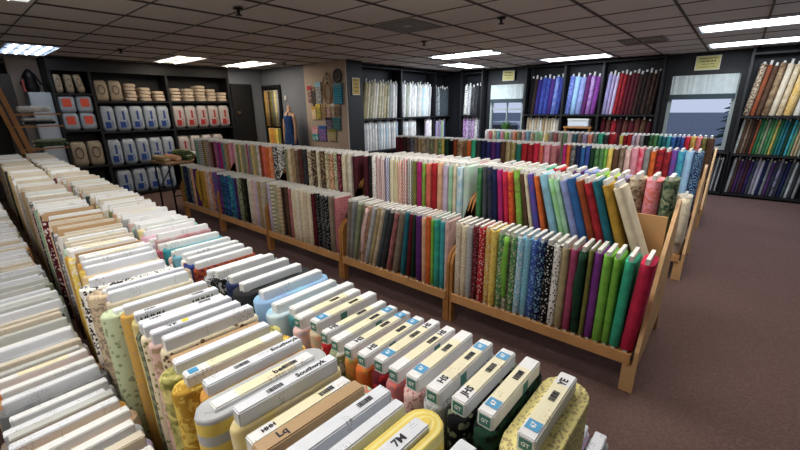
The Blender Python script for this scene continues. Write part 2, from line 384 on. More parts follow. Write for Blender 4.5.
def spec(s):             # 'navy', 'navy/white:zigzag', suffix *1.4 thickness, ~deg lean
    lean = None; w_ = 1.; drape = None
    if '!' in s: s, drape = s.split('!')
    if '~' in s: s, l = s.split('~'); lean = float(l)
    if '*' in s: s, l = s.split('*'); w_ = float(l)
    pat = 'plain'; c2 = None
    if ':' in s: s, pat = s.split(':')
    if '/' in s: s, c2 = s.split('/')
    return dict(c1=s, c2=c2, pat=pat, w=w_, lean=lean, drape=drape)
def cword(d): return WORD.get(d['c1'], d['c1'])
def desc(d):
    c = cword(d)
    if d['c2'] and d['c2'] != d['c1']: c += ' and ' + WORD.get(d['c2'], d['c2'])
    return c + ('' if d['pat'] == 'plain' else ' ' + PATW[d['pat']].replace('white-dotted', 'dotted'))
REG = []                 # (object, description, place, index, neighbours)
def register(objs, place, ref, noun, cat, group):
    n = len(objs)
    for i, (o, d) in enumerate(objs):
        a = cword(objs[i-1][1]) if i else None; b = cword(objs[i+1][1]) if i < n-1 else None
        o['category'] = cat; o['group'] = group
        REG.append((o, desc(d), place, ref, i, n, a, b, noun))
def ordw(k):
    s = 'th' if 10 <= k % 100 <= 20 else {1: 'st', 2: 'nd', 3: 'rd'}.get(k % 10, 'th')
    return ('first second third fourth fifth sixth seventh eighth ninth tenth'.split()[k-1]) if k <= 10 else '%d%s' % (k, s)
def lay_out(items, x0, x1, h, gap=.002, lean0=0.):
    """centres, thickness and lean for a run of bolts between x0 and x1 (bolts that lean keep clear of each other)"""
    tot = sum(d['w'] for d in items); extra = 0; prev = None
    for d in items:
        l = math.radians(d['lean'] if d['lean'] is not None else lean0)
        d['l'] = l
        if prev is not None: extra += max(0, h*(math.tan(prev)-math.tan(l)))
        prev = l
    avail = x1-x0-extra-gap*len(items)-(max(0, h*math.tan(items[-1]['l'])))-max(0, -h*math.tan(items[0]['l']))
    u = avail/sum(d['w']/math.cos(d['l']) for d in items)
    x = x0+max(0, -h*math.tan(items[0]['l'])); prev = None
    for d in items:
        if prev is not None: x += max(0, h*(math.tan(prev)-math.tan(d['l'])))
        t = u*d['w']/math.cos(d['l']); d['x'] = x+t/2; d['t'] = max(.012, u*d['w']); x += t+gap; prev = d['l']
    return u
def place_bolts(items, x0, x1, y, z, name='cotton_bolt', h=.575, L=.20, lean0=0., rd=random.Random(1), up=.013, corew=None, card=WHITE, jy=.008, parts=True, coreL=.19):
    lay_out(items, x0, x1, h, lean0=lean0); out = []
    for d in items:
        m = fab(d['c1'], d['c2'], d['pat']); t = round(d['t']*500)/500
        o = obj(name, bolt_mesh(t, L, h-rd.choice((0, .01, .02)), var=rd.randint(0, 1)), None)
        own(o, m); o.location = (d['x'], y+rd.uniform(-jy, jy), z+abs(math.sin(d['l']))*t/2); o.rotation_euler = (0, d['l'], 0)
        if parts:
            ct = corew or max(.008, min(.020, t*.46))
            c = obj('cardboard_core', core_mesh(ct, coreL, 0, h+up), None, o); own(c, card); d['core'] = c
        if d['drape']:
            bm = bmesh.new(); n = 10; rows = []
            for i in range(n+1):
                q = i/n; wd = t*(1.04-.5*abs(q-.45)); yy = -L/2-.004-.016*math.sin(q*3.1)
                rows.append([(-wd*.5+.004*math.sin(i), yy, h-.03-q*h*.75), (0, yy-.014, h-.03-q*h*.75), (wd*.5, yy-.002, h-.03-q*h*.78), (wd*.4, yy+.006, h-.03-q*h*.76), (-wd*.4, yy+.006, h-.03-q*h*.75)])
            rings(bm, rows); obj('loose_end', bm, fab(d['drape'], None, 'plain'), o)
        out.append((o, d))
    return out
def P(s): return [spec(q) for q in s.split()]

# --- the stepped display racks
PANELW = plain('pine_panel', (200,160,112), .55, .12, 5)
def rack(name, label, y, secs, z1=.24, z2=.59, back=True, group=None):
    """double-sided stepped rack: secs = x positions of the dividers, first = aisle end"""
    t = empty(name, label, 'display rack', ((secs[0]+secs[-1])/2, y+.45, 0)); ox, oy = t.location.x, t.location.y
    yb = y+.93
    prof = [(y, 0), (y+.05, 0), (y+.05, .16), (yb-.05, .16), (yb-.05, 0), (yb, 0), (yb, .80), (yb-.05, .97), (yb-.10, 1.01), (yb-.17, .99), (y+.40, .74), (y+.03, .32), (y, .27)]
    for i, x in enumerate(secs):
        if i: prof = [(y, 0), (y+.05, 0), (y+.05, .16), (yb-.05, .16), (yb-.05, 0), (yb, 0), (yb, .80), (yb-.05, .97), (yb-.10, 1.01), (yb-.17, .99), (y+.37, .96), (y+.31, .92), (y+.285, .84), (y+.27, .62), (y+.09, .60), (y+.03, .56), (y, .49)]
        for s in ((-.012,) if i in (0, len(secs)-1) else (-.026, .004)):
            bm = bmesh.new(); a = [bm.verts.new((x+s-ox, py-oy, pz)) for py, pz in prof]; b = [bm.verts.new((x+s+.022-ox, py-oy, pz)) for py, pz in prof]
            n = len(prof)
            for k in range(n): bm.faces.new((a[k], a[(k+1) % n], b[(k+1) % n], b[k]))
            bm.faces.new(a[::-1]); bm.faces.new(b); bmesh.ops.triangulate(bm, faces=[f for f in bm.faces if len(f.verts) > 4])
            bmesh.ops.recalc_face_normals(bm, faces=bm.faces)
            obj('end_panel' if i in (0, len(secs)-1) else 'divider', bm, PANELW if i == 0 else WOODD, t)
    for i, x in enumerate(secs):
        a_, b_ = (x-.062, x-.0125) if i == 0 else (x+.0265, x+.06) if i == len(secs)-1 else (x-.055, x-.0265)
        for yy_ in (y+.002, yb-.06): obj('post', bbox(a_-ox, b_-ox, yy_-oy, yy_+.05-oy, 0, z1-.056), PANELW if i == 0 else WOODD, t)
    for x1, x0 in zip(secs, secs[1:]):
        a, b = x0+.028-ox, x1-.028-ox
        bm = bmesh.new(); box(bm, a, b, y+.004-oy, y+.26-oy, z1-.02, z1-.001); obj('shelf', bm, WOOD, t)
        bm = bbox(a, b, y-.012-oy, y+.003-oy, z1-.055, z1+.012); obj('front_rail', bm, WOOD, t)
        bm = bbox(a, b, y+.262-oy, y+.274-oy, z1+.002, z2+.03); obj('riser', bm, WOOD, t)
        bm = bbox(a, b, y+.276-oy, y+.53-oy, z2-.02, z2-.001); obj('upper_shelf', bm, WOOD, t)
        bm = bbox(a, b, y+.60-oy, y+.615-oy, z2-.02, .93); obj('backboard', bm, PANELW, t)
        if back: bm = bbox(a, b, y+.617-oy, y+.915-oy, z2-.06, z2-.041); obj('rear_shelf', bm, PANELW, t)
    return t
SX = [-.20, -1.465, -2.70, -4.0, -5.2, -6.42]
Y1 = 2.284
rack('display_rack', 'long pine stepped rack of rainbow coloured cotton bolts along the table aisle', Y1, SX)
rack('display_rack', 'pine stepped rack behind the middle rack, navy speckled bolt at its end', 4.278, [-.165, -1.5, -2.75, -4.02])
rack('display_rack', 'pine stepped rack standing closest to the windows', 6.364, [-.165, -1.35, -2.5, -3.62])
A1 = ['beige/white:paisley cream/tan:speckled silver/grey:speckled maroon/rose:dotted red/white:dotted gold/cream:floral yellow/gold:floral green/cream:floral sage/white:floral!lime green/cream:floral*.9 sky/white:floral sky/turquoise:speckled royal/sky:floral navy/sky:floral black/white:dotted white/black:dotted khaki raspberry*1.05 forest*1.2!forest olive*.55 violet*1.05 lime*1.05 lime*.9 aqua*1.2~1.5 crimson*1.5~3',
 'taupe*1.2~7 grey~7 sage~10 taupe~12 peach/taupe:plain~12!blush silver~14 khaki~14 beige~14 slate~14 charcoal~14 rose/brown:plain*.9~12 taupe*1.3~10 teal*.9~7 maroon*.9~5 forest*.4~3 purple*1.2 peach*.9 orange*1.1 lime*.5 aqua/teal:plain*1.1 turquoise*.9 blush*.7',
 'lilac sage/cream:striped sage/beige:plain tan/beige:striped chocolate*1.1 brown rose*.7 cream/tan:dotted ivory/tan:dotted cream/beige:dotted beige/white:dotted cream/tan:speckled maroon*.8 black/grey:dotted charcoal/grey:dotted black/silver:dotted taupe rose/maroon:speckled*1.1',
 'violet/navy:batik teal/navy:batik*1.2 blue/navy:batik navy/turquoise:batik*1.2 blue/teal:batik purple/navy:batik*.8 sage/black:floral black/olive:speckled black ivory blush lilac*.8 tan*.7 beige/grey:plain',
 'olive/navy:speckled navy/olive:dotted navy*1.1 slate/silver:floral peach purple gold*1.6!mustard mustard peach*.9 blush/grey:plain rust/peach:plain teal/violet:batik']
B1 = ['green/emerald:batik slate/charcoal:plain~-2 navy/charcoal:batik~-4 navy~-4 magenta~-5 crimson~-6 red/orange:batik~-6 olive/lime:batik*1.2~-8 brown*.7~-10 cream*.7~-11 royal/violet:plain~-12 orange*.8~-13 sky*1.4~-16 mint/lime:plain~-17 mint*.8~-17 periwinkle*1.2~-18 blue*1.3~-18 rust*1.1~-18 red/maroon:plain*1.3~-18 teal*1.2~-18 mustard*1.3~-19 cream/beige:plain*1.5~-22',
 'burgundy*1.4 black/charcoal:plain white/grey:dotted*.8 white/pink:zigzag white/rose:zigzag white/royal:zigzag lemon/white:zigzag yellow/white:zigzag orange/white:zigzag red/white:zigzag black/white:zigzag olive*.8 magenta*1.1 olive/lime:plain*.7 coral red*1.1 peach lilac mint*.7 cream*.7 sky/white:plain silver/mint:plain*1.1',
 'sage tan/cream:plain tan*1.1 brown/taupe:plain burgundy/brown:plain charcoal*1.2 cream/brown:bigfloral*1.2 black/tan:bigfloral*1.3 cream/sage:floral*.8 chocolate/tan:bigfloral*1.3 cream/olive:bigfloral peach/brown:bigfloral cream/green:bigfloral*.9 maroon/pink:dotted*1.1 cream ivory*1.1 burgundy/black:speckled*1.4',
 'ivory/pink:plain sage/olive:plain gold/cream:plain sage tan/grey:plain magenta*.7 grey tan/yellow:plain khaki white/grey:plain rust coral orange*.9 orange/peach:plain*1.2 black/white:bigfloral*1.6 white/black:bigfloral*1.3',
 'navy/mint:checked black/white:checked*1.2 forest/white:checked gold/black:checked*1.1 cream/black:checked purple/beige:checked mustard/navy:checked plum' .replace('plum', 'burgundy') + ' rose/violet:plain violet magenta*.8 teal/grey:plain tan rust/tan:plain pink*.7']
C1 = 'cream tan white grey olive magenta/maroon:plain silver brown/white:dotted turquoise cream rose maroon teal red coral/pink:plain tan silver/periwinkle:plain aqua red*1.2 taupe purple*1.1 periwinkle*1.2 lime lime/yellow:plain lavender brown/beige:batik*1.5 coral/pink:batik*1.4 sage/forest:batik*1.2'
secn = ['the end section by the clear floor', 'the second section', 'the third section', 'the fourth section', 'the section by the batting']
secs2 = ['first', 'second', 'third', 'fourth', 'fifth']
for k in range(5):
    x0, x1 = SX[k+1]+.034, SX[k]-.03
    it = place_bolts(P(A1[k]), x0, x1+(.035 if k == 0 else 0), Y1+.11, .24)
    register(it, 'lower tier of middle rack', secs2[k] + ' section', 'cotton bolt', 'fabric bolt', 'bolts on the lower tier of the middle rack')
    it = place_bolts(P(B1[k]), x0, x1-(.0 if k == 0 else 0), Y1+.385, .59, h=.60)
    register(it, 'upper tier of middle rack', secs2[k] + ' section', 'cotton bolt', 'fabric bolt', 'bolts on the upper tier of the middle rack')
it = place_bolts(P(C1)[:12], SX[2]+.03, SX[1]-.035, Y1+.79, .55, h=.61, jy=.015, corew=.024) + place_bolts(P(C1)[12:], SX[1]+.035, SX[0]-.018, Y1+.79, .55, h=.61, jy=.015, corew=.024)
register(it, 'rear side of middle rack', 'row', 'cotton bolt', 'fabric bolt', 'bolts on the rear side of the middle rack')
I2 = ['burgundy*1.2 maroon chocolate brown/navy:plain navy/white:speckled taupe tan beige/brown:plain grey/tan:plain sage/black:floral*1.2 tan/sage:dotted green/cream:floral*.9 yellow*.6 forest black*1.1 rust*.8 brown/tan:batik*1.2',
 'orange*.9 aqua charcoal navy navy/indigo:plain purple indigo*.8 brown khaki olive/tan:plain*.9 emerald/teal:plain red*1.1 red/maroon:plain crimson/red:plain coral*.8 pink rose',
 'magenta*.9 orange*1.1 grey/charcoal:batik*1.2 navy*1.1 blue*1.1 royal forest*1.1 green/forest:plain green lime/green:plain*.7 yellow*1.1 brown*1.3 taupe/brown:plain*1.2 blush*1.2 pink*1.4 crimson/pink:plain*1.1 grey*1.2 orange/rust:plain*1.2 red/maroon:batik*1.3 maroon/red:plain*1.3 violet/royal:plain*1.1 turquoise/blue:plain*1.3 sky/periwinkle:plain*1.4 navy/sky:speckled*1.7']
ss2 = [-.20, -1.5, -2.75, -4.02]
for k, (a, b) in enumerate(((-3.99, -2.785), (-2.715, -1.535))): 
    it = place_bolts(P(I2[k]), a, b, 4.278+.385, .59, h=.60)
    register(it, 'upper tier of second rack', ('section by white rolls', 'centre section')[k], 'cotton bolt', 'fabric bolt', 'bolts on the upper tier of the second rack')
it = place_bolts(P(I2[2]), -1.465, -.185, 4.278+.385, .59, h=.60)
register(it, 'upper tier of second rack', 'end section', 'cotton bolt', 'fabric bolt', 'bolts on the upper tier of the second rack')
it = place_bolts(P('beige!white ivory!cream'), -.40, -.19, 4.278+.11, .24)
register(it, 'lower tier of second rack', 'end section', 'cotton bolt', 'fabric bolt', 'bolts on the lower tier of the second rack')
I3 = 'white/grey:speckled red/white:speckled cream/green:speckled turquoise/white:speckled pink lime/white:speckled silver orange/white:speckled sage blush/red:speckled sky tan/white:speckled mint yellow/white:speckled grey/white:speckled rose beige/blue:speckled green/white:speckled white/red:speckled teal/grey:speckled brown/white:speckled lavender coral/cream:speckled slate/white:speckled aqua black/grey:speckled red/black:speckled'
I3b = 'yellow red/maroon:plain red lilac silver/pink:plain grey black forest/green:plain green emerald/teal:plain teal turquoise blue*1.1 navy/blue:plain royal*.8 red/crimson:plain*1.1 gold*1.2 coral/pink:plain*1.2 olive/brown:plain brown*1.6'
it = place_bolts(P(I3)[:13], -3.58, -2.54, 6.364+.385, .59, h=.60) + place_bolts(P(I3)[13:], -2.46, -1.39, 6.364+.385, .59, h=.60)
register(it, 'rack by the windows', 'pastel run', 'cotton bolt', 'fabric bolt', 'bolts on the rack by the windows')
it = place_bolts(P(I3b), -1.32, -.185, 6.364+.385, .59, h=.60)
register(it, 'rack by the windows', 'bright run', 'cotton bolt', 'fabric bolt', 'bolts on the rack by the windows')

# ------------------------------------------------------------------ foreground tables
def low_stand(label, y0, y1, x0, x1, z):
    t = empty('bolt_stand', label, 'display stand', ((x0+x1)/2, (y0+y1)/2, 0)); ox, oy = t.location.x, t.location.y
    obj('top_board', bbox(x0-ox, x1-ox, y0-oy, y1-oy, z-.03, z-.007), DARKW, t)
    if z > .15:
        for x in (x0+.02, (x0+x1)/2, x1-.06):
            for y in (y0+.01, y1-.05): obj('leg', bbox(x-ox, x+.04-ox, y-oy, y+.04-oy, 0, z-.031), DARKW, t)
    return t
low_stand('low wooden stand under the two high rows of white ended bolts', .29, .74, -7.1, -.12, .50)
low_stand('low wooden stand under the outer row of white ended bolts', -.10, .14, -5.6, -.30, .28)
TOPZ = 1.10
rt = random.Random(11)
# row along the aisle, from the open end
RA = ('lemon/khaki:speckled*2.3 forest/black:floral*1.15 black/sage:floral*1.2 silver/grey:paisley*1.2 blush/rose:speckled*1.15 rose/coral:speckled*.95 maroon/red:floral amber/orange:batik green/amber:batik*.9 sage/white:floral red/white:dotted*.8 beige/peach:floral blush/lilac:floral slate/turquoise:plain sky/white:plain*1.7 sky/periwinkle:plain*1.9 '
 'charcoal/black:plain*2.2 navy/slate:bigfloral*1.5 black/silver:bigfloral*1.8 silver/black:paisley*1.4 rust/maroon:bigfloral*.9 navy/royal:plain*1.2 white/red:floral teal/sky:plain*1.4 blush/black:bigfloral*1.2 turquoise/teal:plain*1.4 raspberry/rose:batik*1.2 rose/silver:plain silver/lavender:plain pink/lilac:plain*1.2 mint/turquoise:plain yellow/cream:plain slate/silver:plain').split()
RB = ('silver/grey:plain*1.2 yellow/lemon:striped*1.9 sage/silver:plain*.9 silver/grey:paisley*1.2 mint/coral:bigfloral*1.3 lemon/cream:plain*1.1 cream/yellow:plain yellow/silver:striped*1.7 yellow/amber:batik*1.2 mustard/yellow:bigfloral*1.3 lemon/olive:batik*1.4 peach/white:floral cream/brown:dotted*1.1 blush/tan:floral '
 'cream/olive:dotted sage/charcoal:checked lemon/khaki:plain*1.2 gold/tan:speckled*1.2 palegreen/sage:dotted*1.6 ivory/beige:plain lavender/silver:plain*.8 beige/taupe:bigfloral*2.0 white/black:bigfloral*1.3 lemon/amber:bigfloral cream/gold:plain yellow/gold:batik silver/ivory:plain gold/amber:plain tan/brown:plain*.5 yellow/white:floral mustard/gold:plain cream/ivory:plain').split()
RC = ('ivory/grey:plain white/silver:floral tan/chocolate:dotted silver/slate:striped cream/pink:bigfloral*1.2 yellow/olive:plain lavender/silver:plain silver/grey:plain*1.2 peach/beige:checked*1.2 gold/amber:plain*1.2 grey/silver:plain taupe/grey:plain silver/white:floral grey/slate:plain*1.1 tan/peach:plain orange/amber:plain cream/tan:plain silver/grey:plain').split()
FAR = 'cream ivory white silver beige lemon blush cream silver tan ivory grey white peach mint'.split()
FARC = 'silver grey ivory taupe cream silver sage grey'.split()
# explicit dark bits between the far bolts
def far_spec(i, pool, rnd_):
    c = rnd_.choice(pool)
    if rnd_.random() < .16: c = rnd_.choice(('green', 'maroon', 'amber', 'slate', 'charcoal', 'pink', 'olive'))
    return c + rnd_.choice(('', '/white:floral', '/tan:plain', '/grey:speckled'))
CARDR = plain('card_edge', (210,206,196), .6)
def table_row(spec_, n, x_start, pitch0, pitch1, x_end, y, ztop, h, place, pool, cards, group, lean, yaw, twist=0., drift=0., over=False, exty=0.):
    x = x_start; out = []; i = 0; run = rt.uniform(.6, 1); ltarget = lean
    plast = None
    while x > x_end and i < n:
        d = spec(spec_[i] if i < len(spec_) else far_spec(i, pool, rt))
        q = min(1, i/60.); t = (pitch0*(1-q)+pitch1*q)*d['w']
        if i == 0: ln = 0
        elif i < 16: ln = lean*i/16 if over else lean*(.4+.6*i/16)
        else: ln = lean*rt.choice((.8, 1, 1)) if rt.random() < .25 else plast
        hh = h-(rt.choice((0, .006, .012, .03)) if i > 3 else 0)
        l = R(ln)
        if plast is not None:          # top of the new bolt must clear the previous one
            x -= max(0, (h*(math.tan(R(plast))-math.tan(l))))
        tt = max(.02, t-.0045)
        xc = x-t/2/math.cos(l)
        yy = y-(exty/2 if d['w'] > 1.25 else 0)+drift*max(0, -xc-1.5)+rt.uniform(-.006, .006) + (rt.uniform(-.012, .012) if i > 10 else 0)
        ct = min(.031, tt*.74) if i < 34 else tt*.40
        near = i < 34
        Lb = (.215+min(tt, .10)*.55 if near else .225)+(exty if d['w'] > 1.25 and near else 0)
        o = obj('fabric_bolt', bolt_mesh(round(tt*500)/500, round(Lb, 2), round(hh-(.006 if exty and d['w'] > 1.45 else .032 if over and i < 13 else .024 if i < 40 and (over or d['w'] > 1.15) else .030), 3), 'layers' if (near and tt > .05) else 'plain', var=rt.randint(0, 1)), None)
        own(o, fab(d['c1'], d['c2'], d['pat']))
        o.location = (xc-h*math.sin(l), yy, ztop-h*math.cos(l)); o.rotation_euler = (0, l, R(yaw+rt.uniform(-1, 1)*twist*.5))
        cL = .205 if i < 3 else .215
        z0 = hh-.10
        c = obj('cardboard_core', core_mesh(round(ct*500)/500, cL, z0, hh), None, o)
        kraft = d.get('w') == 1.3 and 'mint' in d['c1']
        cm = cards(i)
        own(c, cm); d['core'] = c; d['ct'] = ct; d['h'] = hh; d['cL'] = cL
        out.append((o, d)); plast = ln; x -= t/math.cos(l); i += 1
    register(out, place, 'aisle end', 'fabric bolt', 'fabric bolt', group)
    return out
ROWA = table_row(RA, 108, -.122, .042, .066, -7.0, .615, TOPZ, .60, 'high row beside aisle', FAR, lambda i: CARD[2] if i < 13 else (CARD[0] if i < 34 else rt.choice((CARD[0], CARD[4], CARD[4], CARD[2]))), 'bolts in the table row along the aisle', -5, -1, 1., .035, True)
ROWB = table_row(RB, 112, -.215, .040, .066, -7.0, .335, TOPZ+.01, .60, 'inner high row', FAR, lambda i: CARD[3] if i in (4, 11, 28) else CARD[2] if i in (5, 7, 9) else (CARD[1] if i < 26 else rt.choice((CARD[0], CARD[0], CARD[4], CARD[2], CARD[3]) if i < 50 else (CARD[0], CARD[4], CARD[4]))), 'bolts in the inner table row', -5, -3.5, 1., .035, exty=.03)
ROWC = table_row(RC, 80, -.60, .050, .068, -5.5, .055, .865, .585, 'low outer row', FARC, lambda i: rt.choice((CARD[1], CARD[1], CARD[4], CARD[5], CARD[0])) if i not in (5, 15) else CARD[2], 'bolts in the low outer table row', -6, 0, 1.5, .02)
low_stand('plinth under the short bolts at the aisle end of the tables', .83, 1.10, -.9, -.10, .10)
ROWD = table_row('silver/grey:plain*1.1 lilac/pink:floral silver sage'.split(), 4, -.115, .05, .05, -3, .97, .69, .585, 'floor plinth at the table end', FAR, lambda i: CARD[1], 'short bolts on the plinth', 0, 0, .5)

# marks on the nearest bolt ends
GT = plain('label_green', (70,128,118), .5); BL = plain('label_blue', (62,150,200), .5); INK = plain('ink', (28,28,40), .6); LW = plain('label_print_white', (232,236,236), .5); YS = plain('yellow_sticker', (228,208,60), .5)
def text_mesh(s, size, bold=0):
    k = ('txt', s, size)
    if k in MESH: return MESH[k]
    cu = bpy.data.curves.new('t', 'FONT'); cu.body = s; cu.size = size; cu.align_x = 'CENTER'; cu.align_y = 'CENTER'; cu.extrude = .0002; cu.offset = bold; cu.resolution_u = 2
    o = bpy.data.objects.new('t', cu); C.objects.link(o)
    me = bpy.data.meshes.new_from_object(o.evaluated_get(bpy.context.evaluated_depsgraph_get()))
    bpy.data.objects.remove(o); me.materials.clear(); me.materials.append(INK); MESH[k] = me; return me
def on_core(d, name, me, y, x=0, mat=None, rz=math.pi/2, face='top', up=.0006):
    c = d['core']; o = obj(name, me, None, c)
    if mat: own(o, mat)
    if face == 'top': o.location = (x, y, d['h']+up); o.rotation_euler = (0, 0, rz)
    elif face == 'end': o.location = (x, -d['cL']/2-up, d['h']-.0165+y); o.rotation_euler = (math.pi/2, 0, 0)
    elif face == 'side': o.location = (d['ct']/2+up, y, d['h']-.02); o.rotation_euler = (math.pi/2, 0, math.pi/2)
    return o
def plate(wx, wy):
    k = ('plate', wx, wy)
    if k not in MESH:
        bm = bbox(-wx/2, wx/2, -wy/2, wy/2, 0, .0006); me = bpy.data.meshes.new('label'); bm.to_mesh(me); bm.free(); me.materials.append(GT); MESH[k] = me
    return MESH[k]
def barcode(seed):
    k = ('bar', seed)
    if k not in MESH:
        bm = bmesh.new(); rr = random.Random(seed); x = -.016
        while x < .016:
            w_ = rr.choice((.0006, .001, .0016)); box(bm, x, x+w_, -.006, .006, 0, .0004); x += w_+rr.choice((.0007, .0012))
        me = bpy.data.meshes.new('barcode'); bm.to_mesh(me); bm.free(); me.materials.append(INK); MESH[k] = me
    return MESH[k]
hand = {0: ('YE', .07), 4: None, 1: None, 2: ('JHS', -.07), 3: ('HS', -.07), 5: ('HS', .07), 6: ('HS', .07), 7: ('HS', -.07), 8: ('HS', -.07), 10: ('HS', -.075)}
blue = {0: -.072, 1: -.072, 2: .072, 3: .075, 4: -.075, 6: -.075, 7: .075, 8: .08, 9: .08, 11: -.08}
for i in range(0, 13):
    d = ROWA[i][1]
    g = on_core(d, 'green_label', plate(.022, .022), 0, face='end'); own(g, GT)
    on_core(d, 'label_code', text_mesh('GT', .011, .0003), 0, face='end', up=.0014, mat=LW)
    if i in blue:
        own(on_core(d, 'blue_label', plate(.024, .024), blue[i]), BL); on_core(d, 'label_code', text_mesh('67', .013, .0003), blue[i], up=.0014, mat=LW)
    if hand.get(i): on_core(d, 'handwritten_code', text_mesh(hand[i][0], .020, .0006), hand[i][1])
    on_core(d, 'barcode', barcode(i % 4), .03 if i % 2 else .02)
    if i % 2: own(on_core(d, 'green_label', plate(.022, .024), .03 if i % 4 == 1 else -.02, face='side'), GT); 
for i, s, y in ((0, None, 0), (1, '7M', .045), (3, None, 0), (4, 'Lq', -.06), (5, 'HHH', .06), (6, 'Southwyk', .05), (7, 'bet', .03), (8, 'Southwyk', .07), (13, 'YF', -.06), (15, 'HSHH', -.06), (16, 'HSHH', -.06)):
    d = ROWB[i][1]
    if s and i not in (5, 15, 16): on_core(d, 'handwritten_code', text_mesh(s, .020 if len(s) < 4 else .017, .0005), y)
    if i not in (1, 4, 13): on_core(d, 'barcode', barcode(i % 4), .055 if i != 6 and i != 8 else -.03)
    if i in (5, 15, 16):
        for yy in (-.07, .06): on_core(d, 'printed_logo', text_mesh('HHHH' if i > 10 else 'HHH', .020, .001), yy, face='side')
        on_core(d, 'printed_logo', text_mesh('HHH', .012, .0006), -.07)
    if i in (13,): own(on_core(d, 'yellow_sticker', plate(.014, .016), -.03), YS)
own(on_core(ROWC[0][1], 'yellow_sticker', plate(.014, .018), .02), YS)
own(on_core(ROWB[9][1], 'blue_label', plate(.018, .018), -.09), BL)

# ------------------------------------------------------------------ wall shelving and rolls
def roll(name, x, y, z, r, h, m, lean=(0, 0), tube_up=.05, parts=True, tubem=None):
    r = int(r*.965*1000)/1000; h = round(h, 2)
    k = ('roll', r, h)
    if k not in MESH:
        bm = bmesh.new(); lathe(bm, [(r*.9, 0), (r, .008), (r*1.01, h*.4), (r*.98, h*.8), (r, h-.01), (r*.88, h), (r*.6, h-.003)], 14); me = bpy.data.meshes.new('roll_fabric'); bm.to_mesh(me); bm.free(); me.materials.append(WHITE); MESH[k] = me
    o = obj(name, MESH[k], None); own(o, m); o.location = (x, y, z); o.rotation_euler = (lean[1], lean[0], 0)
    if parts:
        k = ('rtube', h, tube_up, min(.018, r*.6))
        if k not in MESH:
            bm = bmesh.new(); q_ = min(.018, r*.6); lathe(bm, [(q_, h-.02), (q_, h+tube_up), (q_*.7, h+tube_up), (q_*.7, h+tube_up-.02)], 10); me = bpy.data.meshes.new('cardboard_tube'); bm.to_mesh(me); bm.free(); me.materials.append(WHITE); MESH[k] = me
        own(obj('cardboard_tube', MESH[k], None, o), tubem or WHITE)
    return o
def run_rolls(s, x0, x1, y, z, h, place, name='fabric_roll', tube_up=.04, lean=0., group=None, axis='x', cat='fabric roll', parts=True, noun='roll', rmul=1.):
    items = P(s) if isinstance(s, str) else s
    lay_out(items, x0, x1, h, lean0=lean); out = []
    for i, d in enumerate(items):
        m = fab(d['c1'], d['c2'], d['pat']); r = d['t']/2*rmul; hh = h-.02*((i*7) % 3)
        lift = abs(math.sin(d['l']))*r
        if axis == 'x': o = roll(name, d['x'], y, z+lift, r, hh, m, (d['l'], 0), tube_up+.02*((i*5) % 3), parts)
        else: o = roll(name, y, d['x'], z+lift, r, hh, m, (0, -d['l']), tube_up+.02*((i*5) % 3), parts)
        out.append((o, d))
    register(out, place, 'row', noun, cat, group or ('rolls on the ' + place))
    return out
YF = 9.0       # front of window wall shelving
def case(label, xs, ys, zs, top, name='wall_shelving', axis='x', back=True):
    """shelving: xs divider positions, ys depth range, zs shelf heights"""
    t = empty(name, label, 'shelving', (0, 0, 0)); a, b = xs[0], xs[-1]
    def bb(p0, p1, q0, q1, r0, r1):
        return bbox(p0, p1, q0, q1, r0, r1) if axis == 'x' else bbox(q0, q1, p0, p1, r0, r1)
    for x in xs: obj('upright', bb(x-.02, x+.02, ys[0], ys[1], 0, top), BLACKP, t)
    for x0, x1 in zip(xs, xs[1:]):
        for z in zs: obj('shelf', bb(x0+.021, x1-.021, ys[0], ys[1], z-.03, z-.001), BLACKP, t)
    return t
case('tall black shelving of blue, purple and dark rolls between the two windows', [-3.86, -3.0, -2.25, -1.22], (YF, YW-.05), (.06, .72, 1.42, 2.46), CEIL-.01)
run_rolls('black*.9 chocolate/black:plain indigo royal/indigo:plain*1.1 indigo/royal:batik indigo/purple:plain royal/periwinkle:plain*1.1 royal/indigo:plain', -3.83, -3.03, YF+.13, 1.42, .79, 'top shelf above cream bolts', lean=4)
run_rolls('periwinkle/royal:batik*1.1 periwinkle/sky:batik*1.2 periwinkle*1.2 purple/maroon:plain*.9 violet/lavender:plain violet*1.1', -2.97, -2.28, YF+.13, 1.42, .79, 'top shelf above the white box', lean=4)
run_rolls('lavender/periwinkle:plain*1.1 lavender lilac/lavender:plain red/burgundy:plain maroon/red:plain*1.1 maroon burgundy/maroon:plain burgundy chocolate black/chocolate:plain chocolate/black:plain*1.2 black/brown:plain chocolate/black:plain', -2.22, -1.25, YF+.13, 1.42, .79, 'top shelf above the red rolls', lean=4)
run_rolls('cream tan/cream:plain ivory beige cream/grey:plain white tan ivory/tan:plain beige cream white/cream:plain ivory', -3.83, -3.05, YF+.13, .72, .62, 'shelf of cream bolts', name='shelf_roll', tube_up=.015, lean=2, noun='thin roll')
run_rolls('maroon burgundy/brown:plain red/maroon:plain burgundy brown/maroon:plain maroon/burgundy:plain maroon/brown:plain brown burgundy', -2.22, -1.26, YF+.13, .72, .62, 'shelf of red rolls', name='shelf_roll', tube_up=.015, lean=2, noun='thin roll')
bxo = obj('storage_box', bbox(-2.84, -2.42, YF+.02, YF+.25, 1.17, 1.33, bev=.012), plain('box_white', (206,212,220), .6)); tag(bxo, 'plain white box on a brown board in the gap between the cream and red rolls', 'box')
obj('lid', bbox(-2.85, -2.41, YF+.01, YF+.26, 1.295, 1.335, bev=.008), WHITE, bxo)
bd = obj('brown_board', bbox(-2.92, -2.35, YF+.01, YF+.27, 1.135, 1.168), WOODD); tag(bd, 'brown wooden board carrying the white box between the cream and red rolls', 'board')
for x in (-2.9, -2.4): obj('leg', bbox(x, x+.03, YF+.03, YF+.25, .722, 1.133), WOODD, bd)
